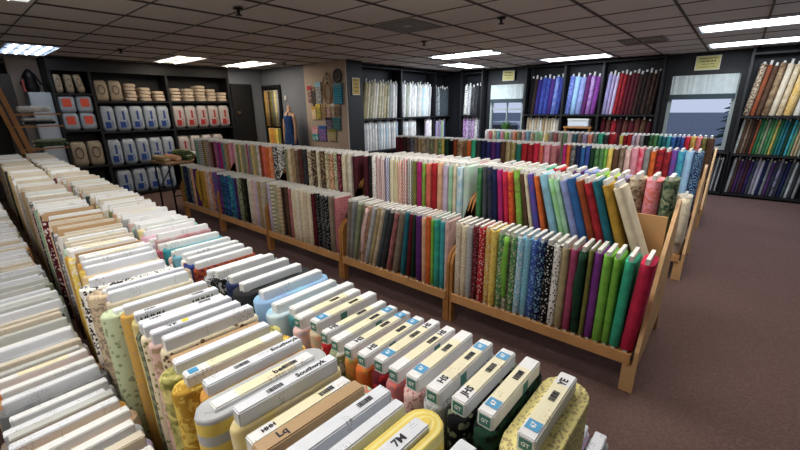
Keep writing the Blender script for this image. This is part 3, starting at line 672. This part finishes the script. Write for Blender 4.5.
case('black bookcase of brown, green and purple rolls at the clear floor', [.0, 1.03], (YF, YW-.05), (.06, .76, 1.40, 2.40), CEIL-.01)
run_rolls('brown/cream:bigfloral*1.4 rust/brown:plain brown/chocolate:plain*1.1 brown/tan:plain*1.3 beige/ivory:plain*1.3 tan/cream:plain*1.2 gold/cream:floral*1.7 ivory/silver:plain*1.5 silver/sage:plain*1.2 tan/beige:plain', .03, 1.0, YF+.13, 1.40, .83, 'top shelf of the bookcase', lean=6, tube_up=.03)
run_rolls('silver/sage:plain brown taupe/brown:plain brown/chocolate:plain chocolate rust/brown:plain emerald green/forest:plain sage emerald/green:plain green gold/green:plain emerald teal/emerald:plain teal forest turquoise/teal:plain green/teal:plain tan tan/sage:plain sage/silver:plain brown taupe/tan:plain', .03, 1.0, YF+.13, .76, .60, 'middle shelf of the bookcase', name='shelf_roll', tube_up=.012, lean=4, noun='thin roll')
case('low black shelf under the tall window sill', [-.98, -.02], (YF, YW-.05), (.06, .78), .80, name='low_shelving')
run_rolls('brown chocolate*.8 taupe slate silver/grey:plain charcoal silver', -.30, -.06, YF+.13, .06, .62, 'low shelf under the window', name='shelf_roll', tube_up=.012, lean=3, noun='thin roll')
run_rolls('silver brown/charcoal:plain purple/charcoal:plain charcoal/purple:plain burgundy/charcoal:plain navy/purple:plain slate/navy:plain grey/lavender:plain silver/lavender:plain navy grey/slate:plain purple/charcoal:plain charcoal/navy:plain slate/lavender:plain charcoal/navy:plain navy slate/charcoal:plain silver/grey:plain charcoal grey', .03, 1.0, YF+.13, .06, .62, 'bottom shelf of the bookcase', name='shelf_roll', tube_up=.012, lean=4, noun='thin roll')
# corner bay with print rolls
case('narrow black corner bay of black and white print rolls', [-5.58, -4.98], (YF, YW-.05), (.06, .74, 1.40, 2.42), CEIL-.01)
run_rolls('white/black:bigfloral*1.1 silver/grey:plain black/grey:floral*1.1 charcoal/black:plain black', -5.55, -5.02, YF+.13, 1.40, .72, 'top shelf of the corner bay', lean=2)
run_rolls('violet/white:bigfloral lilac/violet:plain purple/white:bigfloral violet/white:bigfloral white/black:bigfloral navy/white:floral', -5.55, -5.02, YF+.13, .74, .60, 'lower shelf of the corner bay', name='shelf_roll', tube_up=.012, noun='thin roll')
# white rolls along the side wall
XF = -5.98
case('black wall shelving of white and cream drapery rolls', [5.80, 7.13, 8.46, 9.23], (-6.25, XF), (.06, .70, 1.385, 2.44), CEIL-.01, axis='y')
XR = -6.10
run_rolls('cream*1.1~0 khaki/sage:plain*1.2~9 cream~9 sage/cream:plain~9 ivory~9 white/cream:plain~9 cream/sage:plain~7 ivory/sage:plain~7 khaki/cream:plain~7 sage/ivory:plain~5 silver~5 white~3 silver/white:plain~3', 5.84, 7.10, XR, 1.385, .76, 'top shelf beside the yellow sign', axis='y')
run_rolls('silver white sage/silver:plain white/silver:plain silver/white:plain white silver ivory/silver:plain silver/sky:plain white/sky:plain silver/white:plain silver', 7.17, 8.43, XR, 1.385, .76, 'top shelf, middle white bay', lean=4, axis='y')
run_rolls('silver/sky:plain slate/grey:plain*1.1 silver/slate:batik charcoal/slate:batik slate/charcoal:plain slate charcoal/slate:plain', 8.49, 9.20, XR, 1.385, .70, 'top shelf of the bay with slate rolls', axis='y')
run_rolls('white silver white/silver:plain white silver/white:plain white silver white/sky:plain white silver/sky:plain white silver white silver/sky:plain', 5.84, 7.10, XR, .70, .62, 'second shelf below the cream rolls', axis='y', name='shelf_roll', tube_up=.012, lean=1, noun='thin roll')
run_rolls('white silver white/silver:plain silver white silver/white:plain', 7.17, 7.78, XR, .70, .62, 'second shelf, middle white bay', axis='y', name='shelf_roll', tube_up=.012, noun='thin roll')
run_rolls('lilac/white:plain*1.6 white*1.4', 8.18, 8.43, XR, .70, .62, 'second shelf beside the gap', axis='y', name='shelf_roll', tube_up=.012, noun='thin roll')
run_rolls('navy purple/lavender:plain lavender grey violet/lavender:plain lime/grey:plain silver navy', 8.50, 9.10, XR, .70, .58, 'second shelf of the bay with slate rolls', axis='y', name='shelf_roll', tube_up=.012, noun='thin roll')
# signs
SIGN = plain('sign_yellow', (196,190,120), .6); SIGNB = plain('sign_border', (206,206,186), .6)
def sign(label, loc, wx, hz, lines, rz=0, m=SIGN):
    s = obj('sign', bbox(-wx/2, wx/2, -.006, .006, -hz/2, hz/2), SIGNB, loc=loc); s.rotation_euler = (0, 0, rz); tag(s, label, 'sign')
    obj('sign_face', bbox(-wx/2+.015, wx/2-.015, -.008, -.006, -hz/2+.015, hz/2-.015), m, s)
    for i, (wd, sz) in enumerate(lines):      # rows too small to read in the photo: short faint strokes
        bm = bmesh.new(); rr = random.Random(i*7+int(wx*100)); x = -wd*wx/2
        while x < wd*wx/2:
            l_ = rr.uniform(.012, .03); box(bm, x, min(x+l_, wd*wx/2), -.0092, -.008, -sz/2, sz/2); x += l_+rr.choice((.004, .004, .012))
        o = obj('lettering', bm, plain('sign_ink', (84,84,50), .6), s); o.location = (0, 0, hz/2-.045-i*(hz-.05)/len(lines))
    return s
sign('pale yellow sign above the tall window', (-.60, YW-.06, 2.31), .36, .24, [(.72, .018), (.66, .024), (.5, .012), (.62, .012)])
sign('small pale yellow sign above the window with the plant', (-4.40, YW-.06, 2.31), .30, .23, [(.6, .018), (.62, .02), (.4, .012)])
sign('narrow amber notice on the black post beside the cream rolls', (-5.86, 5.58, 2.02), .20, .32, [(.6, .02), (.6, .02), (.55, .02), (.5, .02)], rz=math.pi/2, m=plain('sign_amber', (186,150,60), .6))
struct('trim_black_post', bbox(-6.25, -5.87, 5.372, 5.775, 0, CEIL-.001), BLACKP)
# plant in the window
pl = empty('potted_plant', 'green leafy potted plant on the sill of the narrower window', 'plant', (-4.36, YW-.10, .80))
st_ = obj('pot', bmesh.new(), None, pl); bm = bmesh.new(); lathe(bm, [(.07, 0), (.10, .16), (.105, .18), (.09, .18), (.085, .15)], 16); bm.to_mesh(st_.data); bm.free(); st_.data.materials.append(plain('terracotta', (150,86,60), .8))
bm = bmesh.new(); rr = random.Random(5)
for k in range(46):
    a = rr.uniform(0, 6.28); l = rr.uniform(.18, .36); sp_ = rr.uniform(.05, .22); p0 = Vector((math.cos(a)*.03, math.sin(a)*.03, .15)); 
    tip = Vector((math.cos(a)*sp_, math.sin(a)*sp_*.4-.06, .12+l)); mid = (p0+tip)/2+Vector((0, 0, .06)); s = Vector((-math.sin(a), math.cos(a), 0))*.018
    v = [bm.verts.new(p) for p in (p0, mid+s, tip, mid-s, mid+Vector((0, 0, .006)))]
    for f in ((0,1,4),(1,2,4),(2,3,4),(3,0,4)): bm.faces.new([v[i] for i in f])
obj('leaves', bm, plain('leaf_green', (70,112,52), .6, .3, 9), pl)

# ------------------------------------------------------------------ batting shelves
cs = case('tall black shelving of bagged white quilt batting', [1.46, 2.0, 3.24, 4.50], (XW-.39, XW), (.06,), CEIL-.01, axis='y', name='batting_shelving')
def shl(y0, y1, z): obj('shelf', bbox(XW-.385, XW, y0+.021, y1-.021, z-.03, z-.001), BLACKP, cs)
for z in (1.30, 1.92, .66): shl(1.46, 2.0, z)
for z in (.62, 1.25, 1.79): shl(2.0, 3.24, z); shl(3.24, 4.50, z)
obj('header_board', bbox(XW-.02, XW+.02, 1.44, 4.52, 2.28, CEIL-.012), BLACKP, cs)
def soft_box(wx, wy, h, e=.35, pinch=.0, seed=0, nu=20):
    bm = bmesh.new(); rs = []; rr = random.Random(seed)
    ph = rr.uniform(0, 6)
    for i in range(9):
        z = i/8; zz = abs(2*z-1); s = (1-zz**9*.22)*(1-pinch*z)
        rs.append([(math.copysign(abs(math.cos(a))**e, math.cos(a))*wx/2*s*(1+.02*math.sin(5*a+ph+z*7)), math.copysign(abs(math.sin(a))**e, math.sin(a))*wy/2*s*(1+.02*math.cos(3*a+z*9+ph)), z*h) for a in [2*math.pi*k/nu for k in range(nu)]])
    rings(bm, rs); return bm
PLAST = [plain('bag_plastic_blue_white', (150,160,172), .35, .1, 14), plain('bag_plastic_white', (166,160,160), .35, .1, 14), plain('bag_plastic_cream', (150,138,118), .4, .15, 14)]
LBLUE = plain('label_navy', (24,60,130), .5); LRED = plain('label_red', (150,36,40), .5); LOR = plain('label_orange', (214,84,60), .5); LTAN = plain('label_brown', (92,64,48), .5)
def bag(y, z, wy, h, kind, label, group, tilt=0):
    pm, lm = {'blue': (PLAST[0], LBLUE), 'red': (PLAST[1], LRED), 'orange': (PLAST[0], LOR), 'cream': (PLAST[2], LTAN)}[kind]
    o = obj('batting_bag', soft_box(.28, wy, h, e=.24, seed=int(y*100+z*10)), pm, loc=(XW-.165, y, z)); o.rotation_euler = (R(tilt), 0, 0); tag(o, label, 'batting bag', group)
    if kind in ('blue', 'red'):
        bm = bmesh.new()
        box(bm, .139, .143, -wy*.30, wy*.12, h*.14, h*.38); box(bm, .139, .143, -wy*.02, wy*.14, h*.45, h*.80)
        for q in range(3): box(bm, .139, .143, wy*.18, wy*.30, h*(.2+q*.08), h*(.24+q*.08))
    elif kind == 'orange': bm = bbox(.139, .143, -wy*.26, wy*.26, h*.35, h*.82)
    else:
        bm = bmesh.new(); n = 16
        for q in range(n):
            a0, a1 = 2*math.pi*q/n, 2*math.pi*(q+1)/n
            v = [bm.verts.new((xx, math.cos(a)*wy*r_, h*.55+math.sin(a)*h*.24*r_/.28)) for xx in (.140, .143) for a, r_ in ((a0, .28), (a1, .28), (a1, .21), (a0, .21))]
            for f in ((4,5,6,7), (0,1,5,4), (3,7,6,2)): bm.faces.new([v[i] for i in f])
        if wy > .3: box(bm, .139, .143, -wy*.2, wy*.2, h*.12, h*.2)
    obj('printed_label', bm, lm, o)
    return o
def ow(i): return 'first second third fourth fifth sixth'.split()[i]
for k in range(5): bag(2.145+k*.235, 1.25, .215, .455, 'blue', 'white batting bag with blue label, upper bagged row, %s from the orange labels' % ow(k), 'blue labelled batting bags')
for k in range(5): bag(2.145+k*.235, .62, .215, .48, 'blue', 'white batting bag with blue label, second bagged row, %s from the cream bags' % ow(k), 'blue labelled batting bags')
for k in range(4): bag(2.2+k*.26, .06, .24, .46, 'blue', 'white batting bag with blue label, bottom row, %s from the white cabinet' % ow(k), 'blue labelled batting bags')
for k in range(5): bag(3.385+k*.24, 1.25, .22, .455, 'red', 'white batting bag with red label, upper bagged row, %s from the blue labels' % ow(k), 'red labelled batting bags')
for k in range(4): bag(3.39+k*.245, .62, .22, .47, 'red', 'white batting bag with red label, second bagged row, %s from the blue labels' % ow(k), 'red labelled batting bags')
for k, (y, z, n) in enumerate(((1.60, 1.30, 'lower bag beside the white cabinet'), (1.85, 1.30, 'lower bag beside the blue labels'), (1.60, 1.595, 'upper bag beside the white cabinet'), (1.85, 1.595, 'upper bag beside the blue labels'))):
    bag(y, z, .23, .29, 'orange', 'clear batting bag with square orange label, ' + n, 'orange labelled batting bags')
for k in range(2): bag(1.602+k*.245, .66, .225, .44, 'cream', 'cream batting bag with round brown print, %s' % ('beside the white cabinet' if k == 0 else 'beside the second row of blue labels'), 'cream batting bags')
for k, (y, t_) in enumerate(((1.55, 0), (1.70, 0), (1.86, -8))):
    bag(y, 1.925 if k < 2 else 1.935, .10, .30, 'cream', 'small cream bag of batting on the topmost shelf, %s' % ('upright beside the white cabinet', 'middle of three', 'tilted beside the tan packs')[k], 'small bags on the topmost shelf', tilt=-t_)
for k in range(2): bag(2.135+k*.22, 1.79, .20, .36, 'cream', 'tan pack with round brown print on the topmost shelf, %s' % ('beside the small tilted bag', 'beside the tall folded stack')[k], 'tan packs on the topmost shelf')
# folded batting stacks
FOLD = plain('folded_batting', (184,168,150), .85, .07, 10)
fm = [soft_box(.34, .20, .062, e=.5, seed=s) for s in range(3)]
fme = []
for b_ in fm:
    me = bpy.data.meshes.new('folded'); b_.to_mesh(me); b_.free(); me.materials.append(FOLD); fme.append(me)
lvl = ['bottom piece', 'second piece up', 'third piece up', 'fourth piece up', 'top piece']
stacks = [(2.60, 5, 'tallest stack'), (2.84, 4, 'stack beside the tallest one'), (3.08, 3, 'stack above the last blue label'), (3.40, 4, 'stack above the first red label'), (3.66, 4, 'stack above the second red label'), (3.90, 5, 'stack above the middle red label'), (4.13, 4, 'stack above the fourth red label'), (4.362, 3, 'stack at the black door end')]
for si, (y, n, nmz) in enumerate(stacks):
    for k in range(n):
        o = bpy.data.objects.new('folded_batting', fme[(si+k) % 3]); C.objects.link(o); o.location = (XW-.19+.01*((k*3+si) % 3-1), y+.006*((k*5+si) % 3-1), 1.792+k*.0635)
        tag(o, 'folded cream batting on the topmost shelf, %s of the %s' % (lvl[k] if k < n-1 else 'top piece', nmz), 'batting', 'folded batting on the topmost shelf')

# ------------------------------------------------------------------ alcove: glass display, mannequin, notions
gm = struct('window_3', bmesh.new(), BLACKP)      # dark framed opening with hanging rolls behind it
x0, x1, z0, z1 = -8.80, -8.06, .10, 2.14; yy = 5.318
bm = bmesh.new()
box(bm, x0, x0+.06, yy-.03, yy+.02, z0, z1); box(bm, x1-.06, x1, yy-.03, yy+.02, z0, z1); box(bm, x0+.06, x1-.06, yy-.03, yy+.02, z1-.06, z1); box(bm, x0+.06, x1-.06, yy-.03, yy+.02, z0, z0+.06)
gm.name = 'trim_display_frame'; bm.to_mesh(gm.data); bm.free()
cb_ = obj('backing_board', bbox(x0+.06, x1-.06, yy+.012, yy+.018, z0+.06, z1-.06), plain('display_backing', (30,26,24), .6)); tag(cb_, 'dark board inside the black frame behind the hanging golden trims', 'panel')
trims = [('gold', .9), ('tan', 1.1), ('brown', 1.), ('olive', .9), ('grey', .8), ('lemon', 1.), ('silver', .8)]
for i, (c, w_) in enumerate(trims):
    px = x0+.12+i*.082
    bm = bmesh.new(); tube(bm, [(0, 0, 1.22), (0, 0, 2.02)], .030, 10)
    o = obj('trim_roll', bm, fab(c, None, 'plain'), loc=(px, yy-.022, 0)); tag(o, '%s trim roll hanging in the upper part of the black frame' % cword(dict(c1=c)), 'trim roll', 'trim rolls in the black frame')
    obj('end_cap', bbox(-.012, .012, -.012, .012, 2.015, 2.03), WHITE, o)
for i, c in enumerate(('gold', 'amber', 'mustard', 'yellow', 'olive')):
    px = x0+.18+i*.1
    bm = bmesh.new(); tube(bm, [(0, 0, .25), (0, 0, 1.17)], .037, 10)
    o = obj('trim_roll', bm, fab(c, None, 'plain'), loc=(px, yy-.03, 0)); tag(o, '%s trim roll standing in the lower part of the black frame' % c, 'trim roll', 'trim rolls in the black frame')
    obj('end_cap', bbox(-.014, .014, -.014, .014, 1.165, 1.18), WHITE, o)
tag(obj('thermostat', bbox(-7.93, -7.86, 5.305, 5.339, 1.80, 1.90, bev=.005), plain('thermostat_white', (196,196,196), .4)), 'small white switch plate on the grey wall by the dress form', 'switch')
# dress form
df = empty('dress_form', 'headless dress form in a blue patterned dress before the grey wall', 'dress form', (-7.42, 5.05, 0)); df.scale = (.92, .92, .90)
SK = plain('form_cloth', (178,146,122), .7)
bm = bmesh.new(); lathe(bm, [(.10, .95), (.165, 1.02), (.17, 1.12), (.125, 1.32), (.15, 1.48), (.17, 1.58), (.15, 1.68), (.06, 1.74), (.05, 1.82), (.055, 1.86), (.02, 1.875)], 22, 1, .68); obj('torso', bm, SK, df, smooth=True)
for s in (-1, 1):
    bm = bmesh.new(); tube(bm, [(s*.14, 0, 1.66), (s*.20, .0, 1.56), (s*.225, -.01, 1.36), (s*.22, -.03, 1.10), (s*.21, -.05, .98)], [.05, .045, .038, .03, .022], 10); obj('arm', bm, SK, df)
bm = bmesh.new(); rs = []
for z, r, fl in ((.60, .27, .03), (.80, .23, .02), (1.02, .185, .01), (1.14, .18, 0), (1.32, .137, 0), (1.48, .162, 0), (1.60, .178, 0), (1.64, .168, 0)):
    rs.append([(math.cos(a)*(r+fl*math.sin(9*a)), math.sin(a)*(r+fl*math.sin(9*a))*.7, z) for a in [2*math.pi*k/36 for k in range(36)]])
rings(bm, rs); obj('dress', bm, fab('navy', 'blue', 'bigfloral'), df)
for s in (-1, 1):
    bm = bmesh.new(); tube(bm, [(s*.07, -.11, 1.62), (s*.065, -.085, 1.70), (s*.06, .0, 1.742), (s*.065, .09, 1.66)], .012, 8); obj('strap', bm, fab('navy', 'sky', 'bigfloral'), df)
bm = bmesh.new(); tube(bm, [(0, 0, .03), (0, 0, .96)], .018, 10); lathe(bm, [(.17, 0), (.17, .015), (.03, .03)], 20); obj('stand', bm, METAL, df)
# notions on the light wall
def pack(x, z, wx, hz, c, top, label, grp='notion packs on the light wall'):
    wx *= 1.2; hz *= 1.12; x = -6.42+(x+6.42)*1.13
    o = obj('notion_pack', bbox(-wx/2, wx/2, -.02, 0, -hz/2, hz/2, bev=.006), fab(*c), loc=(x, 5.335, z)); tag(o, label, 'notion pack', grp)
    obj('header_card', bbox(-wx/2, wx/2, -.023, -.021, hz*.28, hz/2), plain('hdr_%s' % top, COL[top], .5), o)
    b_ = bmesh.new(); tube(b_, [(0, .0, hz/2-.03), (0, -.05, hz/2-.03)], .004, 6); obj('hook', b_, METAL, o)
NP = [(-6.94, 1.90, .11, .30, ('maroon','white','bigfloral'), 'red', 'red and white pack high at the grey wall edge'), (-6.815, 1.85, .09, .36, ('charcoal','taupe','speckled'), 'taupe', 'dark grey pack beside the red and white one'), (-6.68, 1.92, .15, .38, ('silver','slate','bigfloral'), 'sky', 'tall pale pack beside the hoops'),
 (-6.85, 1.52, .12, .24, ('cream','gold','bigfloral'), 'gold', 'cream pack with gold card below the dark grey pack'), (-6.71, 1.55, .12, .28, ('olive','yellow','bigfloral'), 'yellow', 'olive and yellow pack'), (-6.56, 1.56, .12, .25, ('tan','chocolate','bigfloral'), 'tan', 'tan pack of dark notions in second row'),
 (-6.42, 1.57, .10, .22, ('blush','chocolate','bigfloral'), 'beige', 'pinkish pack in the second row'), (-6.30, 1.58, .10, .22, ('beige','charcoal','bigfloral'), 'white', 'beige pack in the second row'), (-6.17, 1.58, .12, .22, ('taupe','charcoal','bigfloral'), 'tan', 'taupe pack at the black post end of second row'),
 (-6.44, 1.32, .16, .20, ('charcoal','lavender','bigfloral'), 'black', 'black pack with lavender shapes'), (-6.22, 1.31, .20, .22, ('slate','turquoise','bigfloral'), 'teal', 'teal carded pack beside the black one'),
 (-6.86, 1.16, .17, .13, ('pink','white','bigfloral'), 'pink', 'pink and white box in the bottom row'), (-6.86, 1.02, .17, .12, ('turquoise','white','bigfloral'), 'turquoise', 'turquoise and white box in the bottom row'), (-6.64, 1.11, .20, .28, ('royal','pink','bigfloral'), 'blue', 'blue and pink pack in the bottom row'), (-6.36, 1.08, .20, .22, ('olive','beige','checked'), 'olive', 'olive pack in the bottom row')]
for a in NP: pack(*a)
o = obj('notion_pack', bbox(-.13, .13, -.035, 0, -.2, .2, bev=.01), fab('turquoise', 'blue', 'striped'), loc=(-6.10, 5.335, 1.89)); tag(o, 'wide turquoise pack hanging beside the wooden hoops', 'notion pack', 'notion packs on the light wall'); obj('header_card', bbox(-.13, .13, -.038, -.036, .13, .2), plain('hdr_teal', COL['teal'], .5), o)
def hoop(x, z, r, rz_, label, m):
    bm = bmesh.new(); n = 28; Rr = []
    for k in range(n+1):
        a = 2*math.pi*k/n; c, s = math.cos(a), math.sin(a)
        Rr.append([(c*(r+u)*.72, v, s*(r+u)*1.25) for u, v in ((-.006, -.01), (.006, -.01), (.006, .01), (-.006, .01))])
    rings(bm, Rr, close=False); o = obj('embroidery_hoop', bm, m, loc=(x, 5.31-.012*rz_, z)); tag(o, label, 'hoop', 'wooden hoops on the light wall')
    obj('clasp', bbox(-.012, .012, -.012, .012, r*1.25+.005, r*1.25+.04), METAL, o)
hoop(-6.40, 1.98, .22, 0, 'largest oval wooden hoop on the light wall', plain('hoop_wood', (150,116,74), .5)); hoop(-6.39, 1.95, .165, 1, 'middle oval hoop hanging inside the largest one', plain('hoop_pale', (196,176,140), .5)); hoop(-6.37, 1.93, .12, 2, 'smallest oval hoop hanging inside the other two', plain('hoop_wood', (150,116,74), .5))
bm = bmesh.new(); lathe(bm, [(.02, 0), (.13, .004), (.13, .02), (.10, .03), (.09, .018), (.04, .02), (.03, .04)], 24); o = obj('wire_wreath', bm, plain('wreath_dark', (46,42,44), .6, .4, 60)); o.rotation_euler = (math.pi/2, 0, 0); o.location = (-6.10, 5.335, 2.22); tag(o, 'round dark woven disc high on the light wall', 'wreath')

# ------------------------------------------------------------------ far end: frame, cabinet, folding table
wp = obj('white_cabinet', bbox(-9.25, -8.90, 1.14, 1.425, 0, 1.93), plain('cabinet_white', (176,186,196), .5)); tag(wp, 'tall plain white cabinet beside the batting shelves', 'cabinet')
obj('door', bbox(-8.899, -8.885, 1.16, 1.41, .05, 1.90), plain('cabinet_white', (176,186,196), .5), wp)
bm = bmesh.new(); lathe(bm, [(.10, 0), (.12, .08), (.09, .2), (.12, .26), (.05, .34), (.03, .36)], 14, .8, .8); o = obj('black_machine', bm, METAL, loc=(-9.08, 1.235, 1.932)); tag(o, 'black rounded object with a loop handle on the white cabinet', 'machine')
bm = bmesh.new(); tube(bm, [(0, -.13+.26*k/10*1.0, .12+.22*math.sin(math.pi*k/10)) for k in range(11)], .014, 6); obj('handle', bm, METAL, o)
tag(obj('red_box', bbox(-9.0, -8.92, 1.105, 1.13, 1.932, 2.12), plain('dull_red', (150,60,60), .6)), 'narrow dull red box on the white cabinet', 'box')
# display shelf mirror-like dark board left
tag(obj('dark_case', bbox(-9.24, -9.0, .80, 1.0, 0, 2.2), plain('dark_case', (48,44,42), .6, .3, 8)), 'dark narrow case standing behind the wooden frame', 'case')
# wooden A-frame with arms
wf = empty('wooden_frame', 'slanted wooden frame with arms at the far end of the tables', 'display frame', (-7.35, .8, 0))
def beam(p0, p1, w_, d_, name='post', par=wf, m=WOODD):
    p0, p1 = Vector(p0), Vector(p1); dv = (p1-p0); M = Matrix.Translation((p0+p1)/2) @ dv.to_track_quat('Z', 'Y').to_matrix().to_4x4()
    return obj(name, bbox(-w_/2, w_/2, -d_/2, d_/2, -dv.length/2, dv.length/2, mat=M), m, par)
beam((0, .19, 0), (0, -.15, 2.0), .04, .055); beam((0, -.65, 0), (0, -.18, 1.98), .04, .055); beam((-.9, .19, 0), (-.9, -.15, 2.0), .04, .055)
beam((.02, .02, 1.0), (-.92, .02, 1.0), .04, .05, 'cross_bar'); beam((0, -.45, .75), (0, .05, .85), .04, .05, 'cross_bar')
for z in (1.60, 1.44, 1.14): beam((.06, -.1, z-.012), (.04, .42, z-.012), .015, .02, 'arm')
def lying(name, loc, L, r, spec_, label, rz=0, group=None, sx=1., sz=.6):
    d = spec(spec_); bm = bmesh.new(); n = 14
    rings(bm, [[(math.cos(2*math.pi*k/n)*r*sx, y, r*sz+math.sin(2*math.pi*k/n)*r*sz*s) for k in range(n)] for y, s in ((-L/2, .85), (-L/2+.01, 1), (0, 1.03), (L/2-.01, 1), (L/2, .85))])
    o = obj(name, bm, fab(d['c1'], d['c2'], d['pat']), loc=loc); o.rotation_euler = (0, 0, rz); tag(o, label, 'fabric', group)
    obj('cardboard_core', bbox(-r*.5*sx, r*.5*sx, -L/2-.012, L/2+.012, r*sz-.008, r*sz+.008), WHITE, o)
    return o
lying('folded_fabric', (-7.30, .945, 1.618), .32, .08, 'white/silver:plain', 'white fabric bolt on the top arm of the wooden frame', 0, 'fabric on the wooden frame', sz=.5)
lying('folded_fabric', (-7.30, .97, 1.458), .32, .08, 'black/charcoal:plain', 'dark flat bolt on the middle arm of the wooden frame', 0, 'fabric on the wooden frame', sz=.25)
lying('folded_fabric', (-7.31, .96, 1.502), .30, .08, 'silver/white:plain', 'pale flat bolt on the dark one on the wooden frame', 0, 'fabric on the wooden frame', sz=.25)
lying('folded_fabric', (-7.30, 1.03, 1.158), .34, .09, 'forest/olive:floral', 'dark green bolt on the lowest arm of the wooden frame', 0, 'fabric on the wooden frame', sz=.3)
lying('folded_fabric', (-7.31, 1.02, 1.216), .32, .08, 'sage/green:floral', 'sage green bolt lying on the dark green one', 0, 'fabric on the wooden frame', sz=.25)
# folding table beyond
ft = empty('folding_table', 'folding table with black metal legs beside the batting shelves', 'table', (-6.95, 2.45, 0))
obj('tabletop', bbox(-.35, .35, -.25, .75, .80, .83, bev=.006), plain('table_tan', (150,120,86), .6), ft)
for x in (-.3, .3):
    bm = bmesh.new(); tube(bm, [(x, -.2, 0), (x, -.2, .8)], .014, 8); tube(bm, [(x, .7, 0), (x, .7, .8)], .014, 8); tube(bm, [(x, -.2, .3), (x, .7, .3)], .01, 8); tube(bm, [(x, -.2, .35), (x, .1, .79)], .01, 8); obj('leg_frame', bm, METAL, ft)
for i, (s, r_, lb) in enumerate((('tan/gold:floral', .05, 'tan and gold print roll at the table corner'), ('peach/rust:floral', .05, 'peach print roll beside the tan one'), ('forest/olive:plain', .085, 'thick dark green roll on the folding table'), ('silver/white:plain', .06, 'pale grey roll beside the thick green one'), ('ivory/blush:plain', .05, 'ivory roll on the folding table'), ('black/charcoal:plain', .06, 'black roll on the folding table beside the middle rack'))):
    lying('fabric_bundle', (-7.0+.0, 2.28+i*.165+(.03 if i > 2 else 0), .832), .5, r_, s, lb, math.pi/2, 'rolls lying on the folding table', sz=.9)

# ------------------------------------------------------------------ labels of the repeated bolts and rolls
def make_labels():
    cand = {}
    for r in REG:
        o, ds, place, ref, i, n, a, b, noun = r
        nb = ('between %s and %s' % (a, b)) if a and b else ('beside the %s one' % (a or b))
        L1 = '%s %s, %s, %s, %s' % (ds, noun, place, ref, nb) if 'section' in ref or 'run' in ref else '%s %s, %s, %s' % (ds, noun, place, nb)
        cand.setdefault(L1, []).append(r); o['_l'] = L1
    for r in REG:
        o, ds, place, ref, i, n, a, b, noun = r
        L1 = o['_l']; del o['_l']
        if len(cand[L1]) > 1 or len(L1.replace(',', '').split()) > 16:
            if 'aisle end' in ref: L1 = '%s %s, %s from aisle end, %s' % (ds, noun, ordw(i+1), place)
            elif 'section' in ref or 'run' in ref: L1 = '%s %s, %s in %s, %s' % (ds, noun, ordw(i+1), ref, place)
            else: L1 = '%s %s, %s along %s' % (ds, noun, ordw(i+1), place)
        if len(L1.replace(',', '').replace('-', ' ').split()) > 16: L1 = L1.replace(' from the ', ' from ', 1).replace(' of ', ' ', 1).replace(', ', ' ')
        if len(L1.split()) > 16: L1 = L1.replace(' and ', ' ', 1)
        if len(L1.replace(',', '').replace('-', ' ').split()) > 16: L1 = L1.replace(' table row', ' row')
        o['label'] = L1
make_labels()
